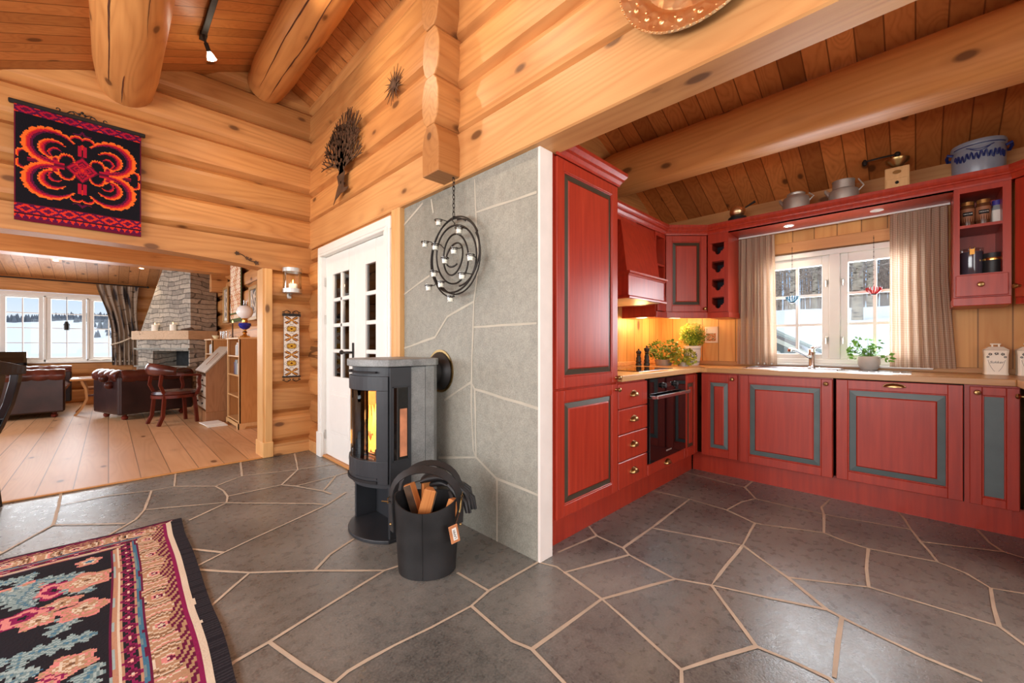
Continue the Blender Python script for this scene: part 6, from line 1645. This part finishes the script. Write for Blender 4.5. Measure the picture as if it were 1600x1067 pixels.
# captain's chair --------------------------------------------------------------
t = thing('captains_chair', 'mahogany captains chair with worn red leather seat drawn up to the slant desk', 'chair', (.66, 7.42, .004), .25)
b = B(); b.lathe([(.001, .40), (.235, .40), (.25, .42), (.24, .455), (.16, .475), (.001, .48)], seg=28, sx=1, sy=1.0); b.obj('seat', M['leather_red'], t, smooth=True)
b = B(); b.lathe([(.22, .365), (.255, .365), (.255, .405), (.22, .405), (.22, .365)], seg=28); b.obj('seat_frame', M['mahogany'], t, smooth=True)
b = B(); strap(b, [(.20-.46*math.sin(PI*(k/20))**.8 if True else 0, .275*math.cos(PI*k/20), .675+.03*math.sin(PI*k/20)) for k in range(21)], .028, .05, (0, 0, 1)); b.obj('arm_rail', M['mahogany'], t, smooth=True)
b = B()
def pad(u, v):
    a = PI*(.16+.68*u); r = .0+.03*math.sin(PI*v)
    return (.20-(.46+r)*math.sin(a)**.8, (.275+r)*math.cos(a), .69+.15*v*math.sin(PI*(.12+.76*u))**.6)
b.grid(pad, 24, 6); b.obj('back_pad', M['leather_red'], t, smooth=True, solid=.045)
for s in (-1, 1):
    b = B(); strap(b, [(.17, s*.235, .40), (.20, s*.265, .50), (.185, s*.28, .60), (.20, s*.275, .675)], .03, .035, (0, 1, 0)); b.obj('arm_support', M['mahogany'], t)
    b = B(); strap(b, [(-.16, s*.16, .40), (-.22, s*.18, .55), (-.20, s*.17, .70)], .03, .035, (0, 1, 0)); b.obj('back_post', M['mahogany'], t)
    for x in (.17, -.17):
        b = B(); k = 1 if x > 0 else -1; strap(b, [(x, s*.17, .40), (x+k*.010, s*.175, .28), (x+k*.022, s*.18, .12), (x+k*(.03 if k > 0 else .07), s*.185, 0)], .038, .038, (0, 1, 0)); b.obj('leg', M['mahogany'], t)

# slant desk, bookcases ---------------------------------------------------------
t = thing('slant_desk', 'old brown slant front writing desk with drawers against the log wall', 'desk', (0, 0, .004)); y0, y1 = 6.985, 7.84
b = B()
side = [(.96, .0), (1.46, 0), (1.46, 1.055), (1.26, 1.055), (.96, .70)]
for y in (y0, y1-.022): b.prism([(x, z) for x, z in side], 'y', y, y+.022)
b.box(.99, 1.46, y0+.022, y1-.022, .06, .66); b.box(1.262, 1.46, y0+.022, y1-.022, .66, 1.05); b.obj('desk_body', M['desk'], t)
b = B(); b.box(.955, 1.47, y0-.012, y1+.012, 0, .16, .006); b.obj('desk_plinth', M['desk'], t)
b = B(); b.prism([(.945, .715), (.955, .70), (1.262, 1.062), (1.25, 1.072)], 'y', y0-.004, y1+.004); ld = b.obj('slanted_lid', M['desklid'], t)
b = B(); b.prism([(1.03, .826), (1.05, .85), (1.15, .968), (1.13, .944)], 'y', y0+.24, y0+.27); b.prism([(1.02, .81), (1.026, .80), (1.17, .972), (1.164, .982)], 'y', y0+.42, y0+.45); b.obj('lid_carving', M['desk'], ld)
for i, (z0, z1) in enumerate(((.19, .34), (.36, .51), (.53, .655))):
    b = B(); b.box(.955, .99, y0+.03, y1-.03, z0, z1, .005); o = b.obj('drawer', M['desklid'], t)
    b = B()
    for yy in (.22, .63): b.lathe([(.001, 0), (.010, 0), (.016, .015), (.001, .02)], (.955, y0+yy, (z0+z1)/2), 10, 'x'); 
    b.xf(Matrix.Translation((.955*2, 0, 0)) @ Matrix.Scale(-1, 4, (1, 0, 0))); b.obj('knob', M['iron'], o)
b = B(); b.box(1.36, 1.42, y0-.006, y0, .55, .60, .002); b.obj('key_plate', M['iron'], t)
def bookcase(name, label, y0, y1, x0, x1, h, shelves):
    t = thing(name, label, 'bookcase', (0, 0, .004)); b = B()
    b.box(x0+.004, x1, y0, y0+.02, 0.0, h, .002); b.box(x0+.004, x1, y1-.02, y1, 0.0, h, .002); b.box(x1-.01, x1, y0+.02, y1-.02, .02, h)
    b.obj('side_panel', M['oak'], t)
    b = B(); b.box(x0, x0+.02, y0, y0+.035, .05, h); b.box(x0, x0+.02, y1-.035, y1, .05, h); b.obj('front_stile', M['birch'], t)
    b = B(); b.box(x0-.012, x1, y0-.012, y1+.012, h+.001, h+.022, .003); b.obj('top', M['birch'], t)
    for z in shelves: b = B(); b.box(x0+.004, x1-.01, y0+.02, y1-.02, z-.018, z); b.obj('shelf', M['birch'], t)
    b = B(); b.prism([(y0-.012, .0), (y0+.07, .0), (y0+.09, .03), (y1-.09, .03), (y1-.07, 0), (y1+.012, 0), (y1+.012, .075), (y0-.012, .075)], 'x', x0-.012, x0); 
    b.prism([(x0-.012, 0), (x0+.06, 0), (x0+.08, .03), (x1-.06, .03), (x1-.04, 0), (x1, 0), (x1, .075), (x0-.012, .075)], 'y', y0-.012, y0-.002); b.obj('plinth', M['birch'], t)
    return t
BT = 1.2
bookcase('bookcase', 'tall narrow oak bookcase with the oil lamp on top, at the doorway', 6.20, 6.93, 1.195, 1.475, BT-.026, (.10, .42, .70, .955))
bookcase('bookcase', 'far oak bookcase beyond the slant desk, by the stone fireplace', 7.99, 8.62, 1.175, 1.475, BT-.026, (.10, .42, .70, .955))
BC = [srgb(60, 70, 110), srgb(210, 206, 196), srgb(120, 130, 140), srgb(90, 40, 40), srgb(226, 222, 214), srgb(70, 76, 84), srgb(160, 150, 130)]
rr = random.Random(9)
def row(y0, y1, x0, z, hmax, word, grp):
    y = y0; k = 0
    while y < y1-.02 and k < 14:
        w = rr.uniform(.022, .045); h = rr.uniform(.7, 1)*hmax; d = rr.uniform(.15, .19)
        cn = rr.choice(range(len(BC))); nm = ['navy', 'white', 'grey blue', 'maroon', 'ivory', 'dark grey', 'tan'][cn]
        t = thing('book', word, 'book', (x0, y, z), 0, grp); b = B(); b.box(0, d, 0.001, w-.001, 0, h, .002); b.obj('book_cover', bookmat[cn], t)
        b = B(); b.box(.003, d-.004, .003, w-.003, h-.001, h+.0015); b.obj('pages', M['paper'], t); y += w+.0005; k += 1
bookmat = [plain('book_cloth', c, .6, var=.04) for c in BC]
row(6.23, 6.62, 1.215, .704, .20, 'book standing on the second shelf of the near bookcase', 'books on the second shelf of the near bookcase')
row(6.23, 6.50, 1.215, .959, .19, 'book standing on the top shelf of the near bookcase', 'books on the top shelf of the near bookcase')
row(8.03, 8.35, 1.195, .959, .19, 'book standing on the top shelf of the far bookcase', 'books on the top shelf of the far bookcase')
for k in range(3):
    b = B(); b.box(0, .22, 0, .30, 0, .012, .002); tag(b.obj('newspaper', M['paper'], loc=(1.14+.02*k, 6.60+.03*k if False else 6.945-.0, .005+.0135*k), rot=0) if False else b.obj('newspaper', M['paper'], loc=(.93-.012*k, 6.62+.01*k, .005+.0125*k), rot=.05*k), 'folded newspaper in the low pile on the floor before the near bookcase', 'newspaper', 'newspapers on the floor by the bookcase')
# lamp and small things on the bookcases
ZB = BT+.0005
t = thing('oil_lamp', 'oil lamp with white glass globe and blue bowl on the near bookcase', 'lamp', (1.312, 6.45, ZB)); b = B()
b.lathe([(.001, 0), (.065, 0), (.06, .018), (.03, .03), (.018, .055), (.03, .075), (.016, .09), (.02, .11), (.001, .112)], seg=24); b.lathe([(.03, .205), (.034, .22), (.03, .245), (.04, .26), (.04, .27), (.02, .272)], seg=20); b.obj('brass_base', M['gold'], t, smooth=True)
b = B(); b.lathe([(.02, .11), (.055, .13), (.076, .165), (.07, .195), (.03, .207)], seg=26); b.obj('blue_bowl', plain('cobalt_glass', srgb(24, 44, 150), .08, spec=.8), t, smooth=True)
b = B(); b.lathe([(.04, .262), (.078, .29), (.098, .34), (.09, .395), (.06, .43), (.05, .432), (.085, .39), (.09, .34), (.07, .295), (.04, .268)], seg=28); b.obj('glass_globe', plain('opal_glass', srgb(242, 240, 236), .25, var=.01), t, smooth=True)
b = B(); b.lathe([(.022, .27), (.026, .34), (.02, .44), (.021, .505), (.019, .505), (.018, .44)], seg=16); b.obj('glass_chimney', M['clear'], t, smooth=True)
t = thing('candlestick', 'slim brown taper candle beside the oil lamp on the near bookcase', 'candle', (1.245, 6.85, ZB)); b = B(); b.lathe([(.001, 0), (.02, 0), (.02, .01), (.009, .014), (.008, .21), (.001, .215)], seg=12); b.obj('taper', M['rust'], t); b = B(); b.lathe([(.001, .215), (.005, .225), (.001, .25)], seg=8); b.obj('candle_flame', M['flame'], t)
t = thing('small_bowl', 'small cream bowl on the front corner of the far bookcase', 'bowl', (1.245, 8.1, ZB)); b = B(); b.lathe([(.001, 0), (.025, 0), (.05, .04), (.055, .055), (.05, .055), (.02, .008), (.001, .008)], seg=20); b.obj('bowl_shell', plain('cream_glaze', srgb(232, 222, 180), .3), t, smooth=True)
for k, (x, y) in enumerate(((1.33, 8.10), (1.40, 8.06), (1.38, 8.25))):
    b = B(); b.lathe([(.001, 0), (.026, 0), (.032, .13), (.030, .13), (.024, .006), (.001, .006)], seg=16); tag(b.obj('drinking_glass', M['clear'], loc=(x, y, ZB), smooth=True), 'clear drinking glass standing on the far bookcase', 'glass', 'glasses on the far bookcase')
# pictures on the log wall
def wallpic(name, label, y0, y1, z0, z1, colf, fw, fmat, cat='picture', x=1.49):
    t = thing(name, label, cat, (x, y0, z0)); W_, H_ = y1-y0, z1-z0; b = B()
    for a in ((0, W_, 0, fw), (0, W_, H_-fw, H_), (0, fw, fw, H_-fw), (W_-fw, W_, fw, H_-fw)): b.box(-.03, 0, a[0], a[1], a[2], a[3], .004)
    b.obj('frame', fmat, t); paint_grid('picture_sheet', vcol(name+'_print', .6), W_-2*fw, H_-2*fw, .012, lambda u, v: (-.012, fw+(1-u)*(W_-2*fw), fw+v*(H_-2*fw)), colf, t)
def c1(x, y): n = noise.noise(Vector((x*9, y*9, 4))); return srgb(226, 218, 206) if (x < .05 or y < .05) else srgb(120, 104, 96) if n > .1 else srgb(206, 184, 160) if n > -.15 else srgb(90, 84, 84)
goldf = plain('gilded_frame', srgb(176, 136, 80), .4, .3)
wallpic('framed_picture', 'tall gilt framed picture beside the stone fireplace in the living room', 8.46, 8.86, 1.49, 2.13, c1, .04, goldf)
wallpic('framed_picture', 'gilt framed picture on the log wall behind the oil lamp', 6.50, 6.96, 1.46, 1.95, c1, .05, goldf)
def c2(x, y):
    n = noise.noise(Vector((x*4, y*4, 9))); g = (int(x/.06)+int(y/.08)) % 2; st_ = (x/.06) % 1; tt = (y/.08) % 1
    if y < .05 or .12 < y < .16: return srgb(92, 100, 60)
    if x < .05: return srgb(84, 92, 52)
    if .05 < x < .10: return srgb(196, 90, 66) if abs((y/.05) % 1-.5)+abs((x-.05)/.05-.5) < .5 else srgb(236, 218, 190)
    if g: return srgb(196, 96, 70) if (st_ < .3 or .4 < tt < .6) else srgb(240, 224, 196)
    return srgb(238, 220, 190) if n > -.1 else srgb(206, 150, 96)
t = thing('woven_picture', 'long embroidered wall textile in rust, cream and green above the bookcases', 'textile', (1.488, 7.48, 1.48))
paint_grid('embroidery', vcol('embroidery_wool'), .80, 1.1, .014, lambda u, v: (-.012, u*.80, v*1.1), c2, t, solid=.006)
# hanging lantern in the window
t = thing('window_lantern', 'small metal lantern ornament hanging in the middle living room sash', 'ornament', (-.555, YW-.05, 1.45)); b = B(); b.tube([(0, 0, .12), (0, 0, .55)], .004, 5); b.obj('cord', M['iron'], t); b = B(); b.lathe([(.001, -.08), (.035, -.07), (.04, 0), (.03, .06), (.001, .10)], seg=8); b.tube([(-.04, 0, .02), (0, 0, .13), (.04, 0, .02)], .006, 5); b.obj('lantern_body', M['iron'], t)
b = B(); b.tube([(-.16, 0, .01), (-.05, 0, .03), (.02, 0, .012), (.10, 0, .035), (.16, 0, .012)], [.008, .018, .012, .018, .006], 7); tag(b.obj('sill_figurine', M['white'], loc=(-.12, YW-.045, .79), smooth=True), 'small white porcelain figurine on the living room window sill', 'figurine')

# ================================================================== OUTSIDE
def ground(name, fn, x0, x1, y0, y1, nx, ny, mat):
    b = B(); b.grid(lambda u, v: (x0+(x1-x0)*u, y0+(y1-y0)*v, fn(x0+(x1-x0)*u, y0+(y1-y0)*v)), nx, ny); return struct(b.obj(name, mat, smooth=True))
def prof(x):
    P = [(4.3, -.02), (8.9, -.0), (9.4, .75), (11, 1.5), (16, 2.25), (32, 3.2)]
    for (a, za), (c, zc) in zip(P, P[1:]):
        if x <= c: return za+(zc-za)*max(0, (x-a))/(c-a)
    return 3.2
def sfn(x, y): return prof(x)+.10*noise.noise(Vector((x*.5, y*.5, 0)))
ground('snow_ground', sfn, 4.4, 32, -14, 10.5, 60, 50, M['snow'])
def lfn(x, y):
    return -.9-.012*(y-12)+.12*noise.noise(Vector((x*.3, y*.3, 5)))
ground('snow_ground', lfn, -60, 20, 11.6, 80, 50, 50, M['snow'])
def hfn(x, y):
    k = (y-70)/90; h = 8.5*math.sin(min(1, k*1.6)*PI/2)*(1+.45*noise.noise(Vector((x*.03, 2, 1))))
    return -2.2+h+1.0*noise.noise(Vector((x*.08, y*.08, 7)))
ground('snow_hills', hfn, -120, 60, 70, 160, 70, 30, M['snow'])
# conifers on the hills: one uncounted mass of forest
b = B(); rr = random.Random(2)
for k in range(1500):
    x, y = rr.uniform(-50, 12), rr.uniform(92, 130); z = hfn(x, y)
    if noise.noise(Vector((x*.07, y*.06, 3))) < -.12: continue
    h = rr.uniform(.7, 1.7); b.lathe([(h*.28, z), (h*.2, z+h*.4), (.02, z+h)], (x, y, 0), 5)
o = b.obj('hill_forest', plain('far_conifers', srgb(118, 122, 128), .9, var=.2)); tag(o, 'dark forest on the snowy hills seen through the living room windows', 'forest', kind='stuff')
# barrel with lid on the terrace
t = thing('wooden_barrel', 'reddish brown wooden tub standing in the snow outside the living room window', 'barrel', (-.66, 14.2, -.9)); b = B(); b.lathe([(.001, 0), (.19, 0), (.21, .9), (.20, 1.65), (.001, 1.66)], seg=18); b.obj('barrel_body', plain('barrel_stain', srgb(120, 62, 48), .7, var=.15), t, smooth=True); b = B(); b.lathe([(.001, 1.66), (.22, 1.66), (.22, 1.70), (.001, 1.71)], seg=18); b.obj('lid', M['bark'], t)
b = B()
for k in range(260):
    x, y = rr.uniform(-3.5, .6), rr.uniform(24, 40); z = lfn(x, y); a = rr.uniform(-.5, .5); h = rr.uniform(.4, 1.2); b.tube([(x, y, z), (x+a*h*.5, y, z+h*.6), (x+a*h, y, z+h)], [.02, .014, .006], 3, cap=False)
tag(b.obj('snow_bushes', M['bark']), 'bare brown bushes in the snow outside the living room windows', 'bushes', kind='stuff')

# birches outside the kitchen window
birchbark = NT('birch_bark'); tc = birchbark.n('TexCoord'); mp = birchbark.n('Mapping'); mp.inputs['Scale'].default_value = (5, 5, 14); birchbark.l(tc.outputs['Object'], mp.inputs[0]); no = birchbark.n('TexNoise'); no.inputs['Scale'].default_value = 1.2; no.inputs['Detail'].default_value = 4; birchbark.l(mp.outputs[0], no.inputs['Vector'])
birchbark.l(birchbark.ramp(no.outputs[0], [(.36, srgb(84, 74, 66)), (.46, srgb(176, 162, 142)), (.7, srgb(208, 194, 172))]), birchbark.b.inputs['Base Color']); birchbark.b.inputs['Roughness'].default_value = .8
twig = plain('bare_twigs', srgb(178, 162, 148), .9, var=.2)
def birch(x, y, r, h, label, sd):
    rr = random.Random(sd); z = sfn(x, y)-.1; t = thing('birch_tree', label, 'tree', (x, y, z), 0, None)
    b = B(); pts = [(0.12*math.sin(k*.9+sd)*k*.12, .12*math.cos(k*.7+sd)*k*.12, h*k/8) for k in range(9)]; b.tube(pts, [r*(1-.09*k) for k in range(9)], 9); b.obj('trunk', birchbark.m, t, smooth=True)
    b = B()
    for k in range(70):
        q = rr.uniform(.12, .95); i = int(q*8); p = Vector(pts[i]).lerp(Vector(pts[min(8, i+1)]), q*8-i); a = rr.uniform(0, 2*PI); L = rr.uniform(.6, 2.0)*(1.1-q*.5)
        d = Vector((math.cos(a), math.sin(a), rr.uniform(.1, .9))); e1 = p+d*L*.5; e2 = p+d*L+Vector((0, 0, -.15)); b.tube([p, e1, e2], [.022, .014, .006], 3, cap=False)
        for _ in range(4): f0 = e1.lerp(e2, rr.random()); b.tube([f0, f0+Vector((rr.uniform(-.5, .5), rr.uniform(-.5, .5), rr.uniform(-.3, .5)))], [.008, .004], 3, cap=False)
    b.obj('twigs', twig, t); return t
def WY(px, x): s = (px-800)/630.5; return x*(1-s)/(1+s)
birch(11.6, .90, .105, 7, 'stout birch trunk with pale bark outside the right kitchen sash', 1)
spots = [(17.0, 3.05, .10, 'pale slim birch at the left edge of the kitchen window view'), (17.5, 2.5, .08, 'slim birch outside the left sash, above the blue ornament'), (18.5, 2.25, .09, 'birch outside the left sash, right of the blue ornament'), (19, 1.95, .08, 'thin birch outside beside the middle window post'), (18, 1.05, .10, 'dark birch outside behind the stout trunk'), (18.5, .45, .09, 'birch outside the right sash, above the red ornament'), (17.5, .05, .10, 'birch outside behind the right kitchen curtain')]
for k, (x, y, r, lab) in enumerate(spots): birch(x, y, r, 8, lab, 20+k)
b = B(); rr = random.Random(6)
for k in range(420):
    x, y = rr.uniform(19, 30), rr.uniform(-3, 8); z = sfn(x, y); h = rr.uniform(3, 8); l = rr.uniform(-.3, .3)
    b.tube([(x, y, z), (x+l*.4, y+l, z+h*.5), (x, y+l*1.5, z+h)], [.035, .026, .008], 3, cap=False)
    for _ in range(7):
        q = rr.uniform(.1, .95); p = Vector((x, y+l*q*1.5, z+h*q)); b.tube([p, p+Vector((rr.uniform(-.6, .6), rr.uniform(-1, 1), rr.uniform(-.1, .8)))], [.014, .005], 3, cap=False)
tag(b.obj('birch_forest', twig), 'thicket of bare trees filling the slope behind the nearer birches', 'forest', kind='stuff')

# parked car
t = thing('parked_car', 'pale car parked in the snow outside, its windscreen behind the tap', 'car', (7.3, 1.55, .0), 0)
carp = plain('car_paint', srgb(206, 220, 216), .25, var=.02); b = B()
body = [(-1.55, .30), (-1.50, .68), (-.85, .86), (-.55, .90), (1.9, .92), (2.5, .88), (2.6, .45), (2.5, .25), (-1.45, .25)]
b.prism(body, 'x', -.82, .82); b.obj('car_body', carp, t, bevel=.06)
b = B(); cab = [(-.72, .88), (.35, 1.44), (.75, 1.50), (1.6, 1.47), (2.3, .92)]; b.prism(cab, 'x', -.70, .70); b.obj('windows', plain('car_glass', srgb(104, 124, 132), .05, spec=.8), t, bevel=.03)
b = B(); b.prism([(.30, 1.44), (.75, 1.52), (1.65, 1.49), (1.60, 1.455), (.75, 1.485), (.34, 1.41)], 'x', -.72, .72)
for s in (-.72, .70):
    b.prism([(-.80, .86), (-.70, .86), (.36, 1.42), (.30, 1.46)], 'x', s, s+.02); b.prism([(.9, .9), (.98, .9), (.98, 1.49), (.9, 1.49)], 'x', s, s+.02)
b.obj('roof', carp, t)
for x in (-.80, .64):
    for y in (-.95, 1.75):
        b = B(); b.lathe([(.001, 0), (.20, 0), (.31, .01), (.33, .04), (.33, .14), (.31, .17), (.001, .17)], (x, y, .33), 22, 'x'); b.obj('wheel', M['black'], t, smooth=True)
b = B(); b.tube([(-.5, -.62, .92), (.0, -.50, .98), (.45, -.42, 1.02)], .012, 5); b.obj('wiper', M['black'], t)
b = B(); b.box(-.94, -.80, -.25, -.12, .90, 1.02, .02); b.obj('wing_mirror', carp, t, bevel=.01)
